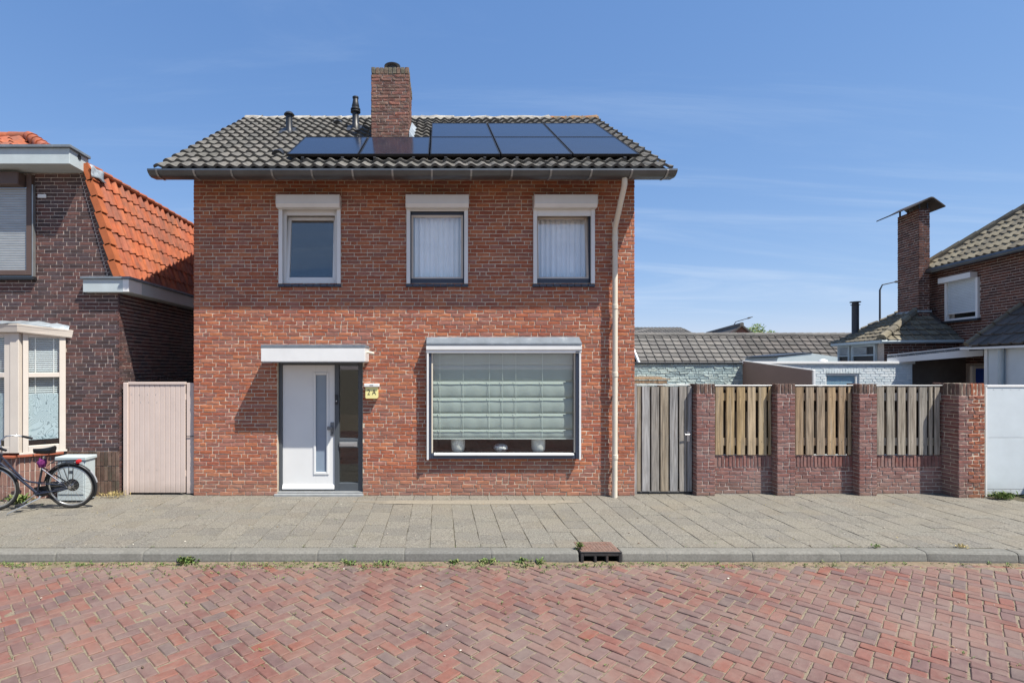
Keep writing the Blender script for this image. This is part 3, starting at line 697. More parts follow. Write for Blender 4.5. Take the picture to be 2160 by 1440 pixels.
# chimney
CHX0, CHX1, CHY0, CHY1, CHZ = -1.24, -.545, 1.0, 1.95, 7.63
chim = MB().box(CHX0+.012, CHX1-.012, CHY0+.012, CHY1-.012, 5.9, CHZ-.02).build('chimney', M_mortard, house)
pcs = brick_pieces(courses(CHX0, CHX1, 6.0, 7.5, seed=8, hp=.3), (0, CHY0, 0), (1, 0), 'r', 9, .004)
pcs += brick_pieces(courses(0, CHY1-CHY0, 6.0, 7.5, seed=9, hp=.3), (CHX1, CHY0, 0), (0, 1), 'r', 10, .004)
pcs += brick_pieces(courses(0, CHY1-CHY0, 6.0, 7.5, seed=12, hp=.3), (CHX0, CHY1, 0), (0, -1), 'r', 10, .004)
place(pcs, 'brick', chim, M_chim, 0, 'chimney_brickwork')
pcs = brick_pieces(soldiers(CHX0, CHX1, 7.5, CHZ, .075), (0, CHY0-.006, 0), (1, 0), 'r', 11, .006, True)+brick_pieces(soldiers(0, CHY1-CHY0, 7.5, CHZ, .075), (CHX1+.006, CHY0, 0), (0, 1), 'r', 12, .006, True)
place(pcs, 'brick', chim, M_chimtop, 0, 'chimney_cap_course')
part('chimney_cowl', chim, M_dgrey, lambda m: m.lathe([(.1, -.22), (.1, .01), (.15, .015), (.155, .03), (.11, .055), (.03, .065)], (-.88, 1.35, CHZ+.18), 20), True)
lf = MB(); zz0 = EZ+(1.0-EY)*SL
lf.prism([(CHX1+.005, CHY0-.01, zz0-.02), (CHX1+.11, CHY0-.01, zz0+.02), (CHX1+.11, CHY1, zz0+.68), (CHX1+.005, CHY1, zz0+.80), (CHX1+.005, CHY0-.01, zz0+.19)], (.006, 0, .0))
lf.build('lead_flashing', M_lead, chim)

# solar panels
PB = [(-2.375, -1.262), (-1.24, -.152), (-.128, .966), (.985, 2.097), (2.116, 3.146)]
ORD = ['leftmost', 'second from the left', 'middle', 'second from the right', 'rightmost']
def spanel(x0, x1, ya, yb, label):
    t = thing('solar_panel', label, 'solar panel', ((x0+x1)/2, ya, EZ+(ya-EY)*SL), 'solar panels on the roof')
    P = lambda x, y, h: Vector((x, y, EZ+(y-EY)*SL))+nrm*h
    sl = 1/math.cos(TH)
    def bx(m, xa, xb, y0, y1, h0, h1):
        m.prism([P(xa, y0, h0), P(xb, y0, h0), P(xb, y1, h0), P(xa, y1, h0)], nrm*(h1-h0))
    m = MB(); f = .016
    bx(m, x0, x1, ya, ya+f, .095, .135); bx(m, x0, x1, yb-f, yb, .095, .135); bx(m, x0, x0+f, ya+f, yb-f, .095, .135); bx(m, x1-f, x1, ya+f, yb-f, .095, .135); m.build('frame', M_solfr, t)
    m = MB(); bx(m, x0+f-.001, x1-f+.001, ya+f-.001, yb-f+.001, .10, .131); m.build('glass', M_solar, t)
    m = MB()
    for q in (.22, .78): xx = x0+(x1-x0)*q; bx(m, xx-.02, xx+.02, ya-.05, yb, .045, .094)
    m.build('mounting_rail', M_dgrey, t)
for i, (a, b) in enumerate(PB): spanel(a, b, -.354, .776, 'black solar panel, %s in the lower row on the grey roof' % ORD[i])
for i in (2, 3, 4): spanel(PB[i][0], PB[i][1], .788, 1.966, 'black solar panel in the upper row just under the ridge, %s' % {2: 'nearest the chimney', 3: 'between the two others', 4: 'at the roof end'}[i])

# ---- upper windows
def up_window(x0, x1, z0, z1, tilt, frame_m, sash_m, slot, wx):
    w = bpy.data.objects.new('window', None); COL.objects.link(w); w.location = ((x0+x1)/2, 0, z0); w.parent = house; w.matrix_parent_inverse = PINV[house.name]; PINV[w.name] = Matrix.Translation(-Vector(w.location))
    # roller shutter box with sloped lower front
    bx0, bx1 = x0-.0, x1+.0; zb = z1
    m = MB(); m.prism([(bx0, -.005, zb), (bx0, -.005, zb+.2), (bx0, -.165, zb+.2), (bx0, -.17, zb+.19), (bx0, -.17, zb+.055), (bx0, -.14, zb), ], (bx1-bx0, 0, 0)); bo = m.build('shutter_box', M_wmetal, w)
    m = MB()
    for x in (bx0-.006, bx1): m.prism([(x, -.003, zb-.004), (x, -.003, zb+.204), (x, -.168, zb+.204), (x, -.175, zb+.19), (x, -.175, zb+.052), (x, -.143, zb-.004)], (.006, 0, 0))
    m.build('end_plate', M_wpaint, bo)
    m = MB(); m.box(bx0+.01, bx1-.01, -.1705, -.1715, zb+.062, zb+.066); m.build('seam', M_lgrey, bo)
    for a in (x0, x1-.062): pbox('guide_rail', w, M_wmetal, a, a+.062, -.045, -.003, z0, zb-.001, .004)
    a, b = x0+.062, x1-.062
    top = zb
    if slot: pbox('shutter_end_slat', w, M_wmetal, a, b, -.03, -.012, zb-slot, zb-.002, .003); top = zb-slot
    # fixed frame
    nv = frame_m is M_navy; fr = .016 if nv else .045; bt_ = .095 if nv else .075; m = MB(); y0, y1 = .035, .10
    m.box(a-.03, a+fr, y0, y1, z0, zb+.05, .004); m.box(b-fr, b+.03, y0, y1, z0, zb+.05, .004); m.box(a+fr, b-fr, y0, y1, z0, z0+bt_, .004); m.box(a+fr, b-fr, y0, y1, zb-.075, zb+.05, .004)
    m.build('frame', frame_m, w)
    # sash, hinged at the foot
    sa, sb, s0, s1 = a+fr-.012, b-fr+.012, z0+bt_-.013, zb-.062
    Mt = Matrix.Translation((0, .06, s0)) @ Matrix.Rotation(-tilt, 4, 'X') @ Matrix.Translation((0, -.06, -s0)); sw = .042 if nv else .056
    m = MB()
    m.box(sa, sa+sw, .045, .105, s0, s1, .005, Mt); m.box(sb-sw, sb, .045, .105, s0, s1, .005, Mt); m.box(sa+sw, sb-sw, .045, .105, s0, s0+sw, .005, Mt); m.box(sa+sw, sb-sw, .045, .105, s1-sw, s1, .005, Mt)
    so = m.build('sash', sash_m, w)
    MB().box(sa+sw-.005, sb-sw+.005, .072, .082, s0+sw-.005, s1-sw+.005, 0, Mt).build('pane', M_glassd, so)
    # dark tile sill under the window
    m = MB(); n_ = 9
    for i in range(n_): q = (x1-x0+.02)/n_; m.box(x0-.01+i*q, x0-.01+(i+1)*q-.006, -.035, .03, z0-.05, z0-.006, .004)
    m.build('sill', M_navy, w)
    return w
UZ0, UZ1 = 3.485, 4.706
up_window(-2.625, -1.607, UZ0, UZ1, math.radians(6), M_wpaint, M_wpaint, 0, 0)
up_window(-.526, .484, UZ0, UZ1, 0, M_navy, M_cream, .03, 1)
up_window(1.556, 2.566, UZ0, UZ1, math.radians(5), M_navy, M_cream, .11, 2)
def curtain(x0, x1, z0, z1, y, label, seed):
    rg = random.Random(seed); m = MB(); n = 120; rowsz = 10; vs = []; fs = []
    ph = [rg.uniform(0, 6) for _ in range(4)]
    for k in range(rowsz+1):
        z = z0+(z1-z0)*k/rowsz
        for i in range(n+1):
            t = i/n; x = x0+(x1-x0)*t; am = .018+.018*(1-k/rowsz)
            yy = y+am*math.sin(t*62+ph[0]+1.2*math.sin(t*9+ph[1]))+.018*math.sin(t*21+ph[2]+k*.08)*(1.1-k/rowsz)+.008*math.sin(t*130+ph[3])
            vs.append((x, yy, z))
    for k in range(rowsz):
        for i in range(n): a = k*(n+1)+i; fs.append((a, a+1, a+n+2, a+n+1))
    m.add(vs, fs); o = m.build('curtain', M_curt, None, True)
    md = o.modifiers.new('thickness', 'SOLIDIFY'); md.thickness = .002
    return tag(o, label, 'curtain', 'net curtains upstairs')
curtain(-.47, .43, 3.4, 4.78, .19, 'white net curtain in the middle upstairs window', 2)
curtain(1.60, 2.50, 3.4, 4.78, .27, 'white net curtain in the upstairs window beside the drainpipe', 3)

# ---- front door with canopy
door = bpy.data.objects.new('door', None); COL.objects.link(door); door.location = (-1.95, .1, .05); door.parent = house; door.matrix_parent_inverse = PINV[house.name]; PINV[door.name] = Matrix.Translation(-Vector(door.location))
FY0, FY1 = .07, .19
m = MB(); X0, X1 = -2.656, -1.25
m.box(X0, -2.60, FY0, FY1, .02, 2.2, .004); m.box(-1.725, -1.655, FY0, FY1, .02, 2.2, .004); m.box(-1.335, X1, FY0, FY1, .02, 2.2, .004)
m.box(-2.60, -1.725, FY0, FY1, 2.155, 2.2, .004); m.box(-1.655, -1.335, FY0, FY1, 2.135, 2.2, .004); m.box(-1.655, -1.335, FY0, FY1, .06, .19, .004); m.box(-1.655, -1.335, FY0, FY1, .78, .93, .004)
m.build('frame', M_anth, door)
m = MB(); LX0, LX1, LZ0, LZ1 = -2.598, -1.728, .075, 2.152
sx0, sx1, sz0, sz1 = -2.055, -1.855, .36, 2.0
m.box(LX0, sx0, .10, .155, LZ0, LZ1, .003); m.box(sx1, LX1, .10, .155, LZ0, LZ1, .003); m.box(sx0, sx1, .10, .155, LZ0, sz0, .003); m.box(sx0, sx1, .10, .155, sz1, LZ1, .003)
leaf = m.build('door_leaf', M_wpaint, door)
m = MB()
for (a, b, c, d) in ((sx0-.03, sx0+.012, sz0-.03, sz1+.03), (sx1-.012, sx1+.03, sz0-.03, sz1+.03), (sx0+.012, sx1-.012, sz0-.03, sz0+.012), (sx0+.012, sx1-.012, sz1-.012, sz1+.03)): m.box(a, b, .086, .101, c, d, .006)
m.build('glazing_bead', M_wpaint, leaf)
pbox('frosted_pane', leaf, M_film0, sx0+.005, sx1-.005, .12, .13, sz0, sz1, 0)
m = MB(); m.prism([(LX0+.004, .10, .085), (LX0+.004, .10, .165), (LX0+.004, .085, .16), (LX0+.004, .055, .105), (LX0+.004, .06, .085)], (LX1-LX0-.008, 0, 0)); m.build('weather_bar', M_wpaint, leaf)
m = MB(); m.box(-1.80, -1.742, .088, .10, .97, 1.20, .004); m.box(-1.845, -1.765, .035, .055, 1.075, 1.135, .006); m.box(-1.785, -1.755, .05, .09, 1.09, 1.12, .003); m.build('handle', M_handle, leaf)
pbox('lock_cylinder', leaf, M_dgrey, -1.778, -1.762, .082, .0875, 1.01, 1.04, .002)
pbox('sidelight_pane', door, M_glass, -1.66, -1.33, .12, .13, .93, 2.14, 0)
pbox('sidelight_pane', door, M_glass, -1.66, -1.33, .12, .13, .185, .79, 0)
lb = pbox('letter_box', door, M_alu, -1.645, -1.35, .045, .069, .80, .875, .005); pbox('flap', lb, M_alu, -1.63, -1.40, .036, .0445, .815, .865, .004)
dbell = pbox('door_bell', door, M_black, -1.715, -1.67, .045, .069, 1.50, 1.66, .006); part('bell_button', dbell, M_alu, lambda m: m.lathe([(.011, 0), (.011, .006), (.006, .008)], (-1.692, .0445, 1.555), 12, Matrix.Rotation(PI/2, 4, 'X')), True)
pbox('threshold', house, M_stone, -2.70, -1.235, -.055, .25, -.02, .035, .006)
pbox('door_sill', door, M_stone, -2.654, -1.252, .01, .2, .037, .06, .004)
can = pbox('canopy', house, M_wmetal, -2.772, -1.148, -.455, .0, 2.205, 2.415, .004)
pbox('canopy_flashing', can, M_flash, -2.775, -1.145, -.458, .0, 2.417, 2.468, .004)
m = MB()
for i in range(36): m.box(-2.76+i*.0445, -2.76+i*.0445+.04, -.44, -.004, 2.192, 2.204)
m.build('canopy_slats', M_lgrey, can)
part('canopy_spout', can, M_cpvc, lambda m: m.tube([(-1.15, -.25, 2.36), (-1.03, -.25, 2.335)], .02, 10), True)

# ---- big ground floor window
bw = bpy.data.objects.new('shop_window', None); COL.objects.link(bw); bw.name = 'picture_window'; bw.location = (1.07, 0, .6); bw.parent = house; bw.matrix_parent_inverse = PINV[house.name]; PINV[bw.name] = Matrix.Translation(-Vector(bw.location))
q = .125; dq = D-q
wx0 = (900-CX)*dq/F; wx1 = (1225.5-CX)*dq/F; wz0 = CH-(968-CY)*dq/F; wz1 = CH+(CY-744)*dq/F
m = MB()                                       # navy surround standing out of the wall
m.box(wx0+.03, wx0+.075, -.115, .12, wz0, wz1, .004); m.box(wx1-.075, wx1-.03, -.115, .12, wz0, wz1, .004); m.box(wx0+.075, wx1-.075, -.1, .12, wz0, wz0+.075, .004); m.box(wx0+.10, wx1-.10, -.03, .12, wz1-.004, wz1+.12, .004)
m.build('frame', M_navy, bw)
m = MB(); m.box(wx0+.115, wx1-.11, -.118, -.03, wz0+.055, wz0+.09, .006); m.build('sill_strip', M_wmetal, bw)
for a in (wx0, wx1-.032): pbox('guide_rail', bw, M_wmetal, a, a+.032, -q-.01, -.05, wz0-.012, wz1+.0, .004)
sb_ = part('shutter_box', bw, M_wmetal, lambda m: m.prism([(wx0-.006, .0, wz1+.001), (wx0-.006, 0, wz1+.125), (wx0-.006, -.15, wz1+.125), (wx0-.006, -.158, wz1+.11), (wx0-.006, -.158, wz1+.055), (wx0-.006, -.14, wz1+.04), (wx0-.006, -.14, wz1+.001)], (wx1-wx0+.012, 0, 0)))
pbox('maker_plate', sb_, M_dgrey, wx1-.09, wx1-.03, -.1425, -.1405, wz1+.01, wz1+.027, 0)
part('flashing', bw, M_flash, lambda m: m.prism([(wx0-.004, -.165, wz1+.128), (wx0-.004, -.165, wz1+.155), (wx0-.004, -.13, wz1+.175), (wx0-.004, .0, wz1+.265), (wx0-.004, 0, wz1+.128)], (wx1-wx0+.008, 0, 0)))
pbox('pane', bw, M_glassb, wx0+.07, wx1-.07, -.05, -.042, wz0+.07, wz1-.001, 0)
for a, b in ((wx0+.075, wx0+.10), (wx1-.10, wx1-.075)): pbox('glazing_bead', bw, M_cpvc, a, b, -.075, -.052, wz0+.09, wz1-.01, .003)
pbox('inner_sill', bw, M_dgrey, wx0+.12, wx1-.12, -.04, .42, wz0+.055, wz0+.078, .003)
# roman blind
bl = thing('roman_blind', 'pale sage roman blind with horizontal folds in the large ground floor window', 'blind', (1.07, .2, 1.0))
bx0, bx1 = wx0+.09, wx1-.09; zt = wz1; zb_ = CH-(925-CY)*(D+.0)/F
def zpy(py, y): return CH-(py-CY)*(D+y)/F
folds = [zpy(p, .0) for p in (770, 805, 840, 873, 907)]
m = MB(); lines = [zt]+folds+[zb_]; n = 90; vs = []; fs = []; K = 0
for k in range(len(lines)-1):
    for s_ in range(6):
        t = s_/5; z = lines[k]+(lines[k+1]-lines[k])*t
        for i in range(n+1):
            x = bx0+(bx1-bx0)*i/n; sag = math.sin(PI*t)*(.0 if k < 2 else .018)
            vs.append((x, .03-sag+.006*math.sin(i*.55+k)*t*(k > 1)+.004*noise.noise((x*3, z*4, k)), z))
    for s_ in range(5):
        for i in range(n): a = K+s_*(n+1)+i; fs.append((a, a+n+1, a+n+2, a+1))
    K += 6*(n+1)
m.add(vs, fs); o = m.build('fabric', M_blind, bl, True); md = o.modifiers.new('thickness', 'SOLIDIFY'); md.thickness = .003
for z in folds[1:]+[zb_]: pbox('batten', bl, M_blindt, bx0, bx1-.13 if z != zb_ else bx1, -.006, .006, z-.008, z+.008, .003)
for px in (908+20, 977, 1032, 1060, 1088, 1144): x = (px-CX)*(D+.0)/F; part('cord', bl, M_blindt, lambda m: m.tube([(x, -.008, zt), (x, -.008, zb_+.02)], .0035, 5))
sill = wz0+.078
def pot(name, px, label, prof, mt, cat):
    x = (px-CX)*(D+.0)/F; m = MB(); m.lathe(prof, (x, .19, sill), 24); return tag(m.build(name, mt, None, True), label, cat)
PP = [(.085, 0), (.105, .02), (.115, .06), (.118, .2), (.11, .29), (.1, .292), (.1, .1), (.02, .09)]
for px, lb_ in ((967, 'tall pale ceramic pot standing behind the glass nearer the front door'), (1140, 'tall pale ceramic pot standing behind the glass nearer the drainpipe')): tag(pot('plant_pot', px, lb_, PP, M_pot, 'pot'), group='ceramic pots on the window sill')
pot('ceramic_bowl', 1059, 'low round white bowl with dark pattern between the two pots', [(.06, 0), (.09, .01), (.12, .05), (.118, .08), (.09, .115), (.07, .12), (.06, .115), (.08, .06), (.02, .05)], M_bowl, 'bowl')

# ---- house number light
hn = thing('house_number_light', 'small cream house number lamp reading 2 A on the brick beside the door', 'house number', (-1.105, 0, 1.7))
M_hn = mat('cream_plastic', col=Cs(226, 216, 150), rough=.4, var=.03, bump=0)
dn = D-.09
hx0, hx1 = (771-CX)*dn/F, (797-CX)*dn/F; hz0 = CH-(840-CY)*dn/F; hz1 = CH-(816-CY)*dn/F
m = MB(); m.prism([(hx0+.012, -.1, hz0), (hx1-.012, -.1, hz0), (hx1, -.1, hz0+.014), (hx1, -.1, hz1), (hx0, -.1, hz1), (hx0, -.1, hz0+.014)], (0, .099, 0)); m.build('number_plate', M_hn, hn)
pbox('hood', hn, M_wmetal, hx0-.022, hx1+.022, -.13, -.0, hz1+.002, hz1+.055, .008)
pbox('lamp_cell', hn, M_dgrey, (hx0+hx1)/2-.03, (hx0+hx1)/2+.03, -.1315, -.1305, hz1+.022, hz1+.034, 0)
def text(s, size, M, mt, parent, name, ext=.001):
    cu = bpy.data.curves.new(name, 'FONT'); cu.body = s; cu.size = size; cu.align_x = 'CENTER'; cu.align_y = 'CENTER'; cu.extrude = ext
    o = bpy.data.objects.new(name, cu); COL.objects.link(o)
    dg = bpy.context.evaluated_depsgraph_get(); me = bpy.data.meshes.new_from_object(o.evaluated_get(dg)); bpy.data.objects.remove(o); me.name = name
    me.materials.clear(); me.materials.append(mt); o = bpy.data.objects.new(name, me); COL.objects.link(o); o.matrix_basis = M; link(o, parent); return o
tx = text('2 A', .125, Matrix.Translation(((hx0+hx1)/2, -.1015, (hz0+hz1)/2+.004)) @ Matrix.Rotation(PI/2, 4, 'X') @ Matrix.Diagonal((.8, 1, 1, 1)), M_black, hn, 'lettering')

# ------------------------------------------------------------------ the dark brick house next door
lh = thing('brick_house', 'dark brown brick house with orange tiled mansard roof and cream bay window', 'house', (-7.3, 0, 0))
LX = -5.258
def lx(z): return LX if z < 3.5 else -5.33-(z-3.55)*.274
BW = (-12, -6.16, .0, 2.78)                    # opening for the bay
UW = (-12, -6.66, 3.60, 5.28)
m = MB()
sheet_holes(m, -12, LX-.008, -.05, 3.5, [(-12, -6.2, .7, 2.7)], (0, 0, 0), (1, 0), .0075, .3)
sheet_holes(m, -12, -6.3, 3.5, 5.36, [UW], (0, 0, 0), (1, 0), .0075, .16)
m.add([(-6.3, .0075, 3.5), (-5.335, .0075, 3.5), (lx(5.36), .0075, 5.36), (-6.3, .0075, 5.36)], [(0, 1, 2, 3)])
m.quad((LX-.008, .0075, -.05), (LX-.008, 8, -.05), (LX-.008, 8, 3.5), (LX-.008, .0075, 3.5))
lwall = m.build('wall', M_mortard, lh)
lst = courses(-8.2, LX, .735, 3.5, [(-12, -6.16, 0, 2.78)], seed=31, hp=.12)
lst += courses(-8.2, -5.0, 3.5, 5.36, [UW], lim=lambda z: (-8.2, lx(z)-.11), seed=33, hp=.12)
pcs = brick_pieces(lst, (0, 0, 0), (1, 0), 'c', 14, .002)
sp = brick_pieces(courses(0, 3.4, .0, 3.4, seed=35, hp=.3, off=1), (LX, 0, 0), (0, 1), 'c', 15, .002)
place(pcs+sp, 'brick', lwall, M_dark, 280, 'brickwork', lambda px, py: (px > 262 and py > 808) or px < 0)
# slanting edge course
pcs = []; ang = math.atan2(1.86, -.51); L_ = 1.93; n = 29
for k in range(n):
    t = (k+.5)/n; z = 3.56+1.80*t; x = lx(z)-.055
    pcs.append((T_chdr[k % 6], Matrix.Translation((x, -.001, z)) @ Matrix.Rotation(-(ang-PI/2), 4, 'Y') @ Matrix.Diagonal((.95, 1, 1.02, 1))))
place(pcs, 'brick', lwall, M_dark, 0, 'edge_course')
# plinth of standing bricks
sl = []
for k in range(3):
    o_ = .03*k; sl += [(a, b, c, d) for a, b, c, d in soldiers(-6.14, LX, .0+k*.245, .0+(k+1)*.245, .0635)]
place(brick_pieces(sl, (0, -.012, 0), (1, 0), 'c', 16, .003, True), 'brick', lwall, M_dsold, 0, 'plinth_course')
# side eave box gutter
g = MB(); g.box(-5.78, -5.035, -.12, 6.5, 3.335, 3.545, .004); lg = g.build('gutter_box', M_cabin, lh)
pbox('gutter_cap', lg, M_flash, -5.81, -5.0, -.15, 6.5, 3.547, 3.585, .004)
pbox('corner_trim', lg, M_wmetal, -5.13, -5.032, -.124, .25, 3.34, 3.54, .003)
# top eave box gutter
g = MB(); g.box(-12, -5.80, -.40, .05, 5.31, 5.555, .004); tg = g.build('gutter_box', M_cabin, lh)
pbox('gutter_cap', tg, M_flash, -12, -5.76, -.44, .05, 5.557, 5.60, .004)
part('overflow_hole', tg, M_black, lambda m: m.lathe([(.035, 0), (.04, .008)], (-5.798, -.18, 5.50), 14, Matrix.Rotation(PI/2, 4, 'Y')))
# steep orange side roof
S0 = Vector((-5.28, -.03, 3.585)); sup = Vector((-.51, 0, 1.86)).normalized(); fwd = Vector((0, 1, 0))
rm = MB(); nn = fwd.cross(sup).normalized()
rm.prism([S0-nn*.05, S0-nn*.05+fwd*7, S0-nn*.05+fwd*7+sup*1.9, S0-nn*.05+sup*1.9], -nn*.04); lroof = rm.build('roof', M_soff, lh)
pcs = tile_field(S0+fwd*.02, fwd, sup, .2, 7, 33, .272, T_pan, wob=.01, seed=41)
place(pcs, 'roof_tile', lroof, M_otile, 230, 'roof_tiling')
for k in range(7):                              # verge tiles with their flat cheeks
    a = S0+sup*(k*.272)+nn*(.055+.012); m = MB(); t0 = nn*.0
    m.prism([a-fwd*.03, a-fwd*.03+sup*.295-nn*.03, a+fwd*.10+sup*.295-nn*.03, a+fwd*.10], nn*.018)
    m.prism([a-fwd*.045-nn*.115+nn*.02, a-fwd*.045+nn*.018, a-fwd*.045+sup*.295-nn*.012, a-fwd*.045+sup*.295-nn*.125], fwd*.018)
    m.build('verge_tile', M_verge, lroof)
m = MB(); top = S0+sup*1.9
for k in range(26):
    y = k*.27; m.tube([top+fwd*y+nn*.03, top+fwd*(y+.29)+nn*.045], [.04, .05], 8)
m.build('edge_tiles', M_otile[1], lroof, True)
m = MB(); vs = []; fs = []
for i in range(7):
    for j in range(6):
        p = top-sup*(.03+.20*j/5)+fwd*(-.08+.34*i/6)+nn*(.10+.018*math.sin(i*1.3+j)); vs.append(p)
for i in range(6):
    for j in range(5): a = i*6+j; fs.append((a, a+1, a+7, a+6))
m.add(vs, fs); o = m.build('lead_flashing', M_lead, lroof, True); o.modifiers.new('t', 'SOLIDIFY').thickness = .006
# shallow upper roof
UE = Vector((-12, -.05, 5.60)); us = Vector((0, 1.05, .70)).normalized()
hipx = lambda b: -6.40-b*1.05
pcs = tile_field(UE+Vector((3.6, 0, 0)), (1, 0, 0), us, .2, 5, 11, .27, T_pan, keep=lambda a, b: UE.x+3.6+a < hipx(b), seed=43)
m = MB(); e = Vector((0, 0, -.03)); m.add([UE+e, Vector((-6.3, -.05, 5.57)), Vector((-7.7, 1.2, 6.40)), Vector((-12, 1.2, 6.40)), Vector((-6.3, 4, 5.57))], [(0, 1, 2, 3), (1, 4, 2)]); ur = m.build('hipped_roof', M_otile[1], lh)
place(pcs, 'roof_tile', ur, M_otile, 60, 'hipped_tiling')
pts = [Vector((-6.34, -.03, 5.62)), Vector((-7.62, 1.12, 6.40))]
for k in range(5):
    a = pts[0].lerp(pts[1], k/5); b = pts[0].lerp(pts[1], (k+1.08)/5); MB().tube([a, b], [.115, .095], 10).build('hip_tile', M_otile[0], ur, True)
for k in range(8):
    a = Vector((-7.6-k*.36, 1.14, 6.40)); MB().tube([a, a-Vector((.39, 0, 0))], [.09, .1], 10).build('ridge_tile', M_otile[0], ur, True)
# upstairs window with half lowered roller shutter
uw = bpy.data.objects.new('shuttered_window', None); COL.objects.link(uw); uw.location = (-7.5, 0, 3.6); link(uw, lh); PINV[uw.name] = Matrix.Translation(-Vector(uw.location))
pbox('shutter_box', uw, M_brownf, -9.5, -6.78, -.19, -.004, 5.06, 5.27, .012)
m = MB(); m.box(-6.75, -6.665, -.06, .05, 3.62, 5.27, .004); m.box(-9.5, -6.75, -.06, .05, 3.62, 3.70, .004); m.build('frame', M_brownf, uw)
pbox('guide_rail', uw, M_zincl, -6.652, -6.632, -.07, -.005, 3.60, 5.1, .003)
pbox('sill', uw, M_black, -9.5, -6.62, -.08, .02, 3.545, 3.597, .004)
k = 0; z = 3.702
while z < 5.05:
    m = MB(); m.prism([(-9.4, -.008, z), (-9.4, -.02, z+.006), (-9.4, -.022, z+.032), (-9.4, -.008, z+.038)], (2.645, 0, 0)); m.build('slat', M_slatg, uw, True); z += .04
pbox('outlet_plate', lh, M_wpaint, -6.6, -6.46, -.014, .0, 4.90, 4.96, .003)
# bay window
bay = bpy.data.objects.new('bay_window', None); COL.objects.link(bay); bay.location = (-6.8, -.2, .7); link(bay, lh); PINV[bay.name] = Matrix.Translation(-Vector(bay.location))
A = Vector((-6.62, -.36, 0)); B = Vector((-6.14, -.005, 0)); Wb = Vector((-12, -.36, 0))
fu = (B-A).normalized(); fn = Vector((fu.y, -fu.x, 0)); FL = (B-A).length
def fbox(m, a, b, z0, z1, o0, o1, c=.004):        # box on the slanted facet
    M = Matrix((Vector((fu.x, fu.y, 0, 0)), Vector((-fn.x, -fn.y, 0, 0)), Vector((0, 0, 1, 0)), Vector((A.x, A.y, 0, 1)))).transposed()
    m.box(a, b, -o1, -o0, z0, z1, c, M)
ZB, ZT = .765, 2.66
m = MB()
fbox(m, .045, .115, ZB+.002, ZT, -.05, .03); fbox(m, FL-.085, FL, ZB+.002, ZT, -.05, .03); fbox(m, .115, FL-.085, ZB, ZB+.10, -.05, .035); fbox(m, .115, FL-.085, 2.59, ZT, -.05, .03); fbox(m, .115, FL-.085, 1.955, 2.03, -.05, .03); fbox(m, .0, FL+.02, ZB-.03, ZB+.001, -.05, .05)
m.box(-6.74, -6.60, -.40, -.28, ZB, ZT, .006); m.box(-6.84, -6.745, -.385, -.3, ZB+.1, ZT, .004); m.box(-12, -6.745, -.39, -.3, ZB, ZB+.10, .004); m.box(-12, -6.84, -.385, -.3, 2.59, ZT, .004); m.box(-12, -6.84, -.385, -.3, 1.955, 2.03, .004)
m.build('frame', M_cream, bay)
m = MB(); fbox(m, .11, FL-.08, 2.025, 2.595, -.02, -.01, 0); fbox(m, .11, FL-.08, ZB+.095, 1.96, -.02, -.01, 0); m.build('pane', M_glass, bay)
m = MB(); m.box(-12, -6.835, -.345, -.335, 2.025, 2.595); m.box(-12, -6.835, -.345, -.335, ZB+.095, 1.96); m.build('pane', M_glass, bay)
# frosted film with a line drawing of waves on the lower panes
mf = bpy.data.materials.new('wave_film'); mf.use_nodes = True; nt = mf.node_tree; b_ = nt.nodes['Principled BSDF']; b_.inputs['Roughness'].default_value = .6
tcn = nt.nodes.new('ShaderNodeNewGeometry'); wv = nt.nodes.new('ShaderNodeTexNoise'); wv.inputs['Scale'].default_value = 2.6; wv.inputs['Detail'].default_value = 1.5; wv.inputs['Distortion'].default_value = 1.6; nt.links.new(tcn.outputs['Position'], wv.inputs[0])
mm1 = nt.nodes.new('ShaderNodeMath'); mm1.operation = 'MULTIPLY'; mm1.inputs[1].default_value = 26; nt.links.new(wv.outputs[0], mm1.inputs[0])
mm2 = nt.nodes.new('ShaderNodeMath'); mm2.operation = 'FRACT'; nt.links.new(mm1.outputs[0], mm2.inputs[0])
cr = nt.nodes.new('ShaderNodeValToRGB'); cr.color_ramp.elements[0].position = 0; cr.color_ramp.elements[0].color = Cs(70, 90, 100); cr.color_ramp.elements[1].position = .3; cr.color_ramp.elements[1].color = Cs(184, 198, 204); nt.links.new(mm2.outputs[0], cr.inputs[0]); nt.links.new(cr.outputs[0], b_.inputs['Base Color'])
m = MB(); fbox(m, .115, FL-.10, .955, 1.69, -.026, -.0215, 0); m.build('wave_film', mf, bay)
m = MB(); m.box(-12, -6.85, -.334, -.33, .955, 1.69); m.build('wave_film', mf, bay)
m = MB(); vs = [Wb+Vector((0, -.1, 2.66)), A+Vector((.06, -.1, 2.66)), B+Vector((.07, .0, 2.60))]
def ring(off, z): return [Vector((-12, -.36-off, z)), Vector((-6.62+off*.5, -.36-off, z)), Vector((-6.14+off*.95, -.0, z-.07*(off > 0)))]
lo = ring(.10, 2.665); hi = ring(.13, 2.79); inn = ring(0, 2.665)
for a, b in ((inn, lo), (lo, hi)):
    for i in range(2): m.quad(a[i], a[i+1], b[i+1], b[i])
m.quad(hi[0], hi[1], Vector((-6.62, 0, 2.81)), Vector((-12, 0, 2.81))); m.add([hi[1], hi[2], Vector((-6.62, 0, 2.81))], [(0, 1, 2)])
m.add([inn[0], inn[1], inn[2], Vector((-12, 0, 2.66))], [(0, 1, 2, 3)])
cor = m.build('cornice', M_cream, bay); cor.modifiers.new('t', 'SOLIDIFY').thickness = .02
m = MB(); vs = []; fs = []
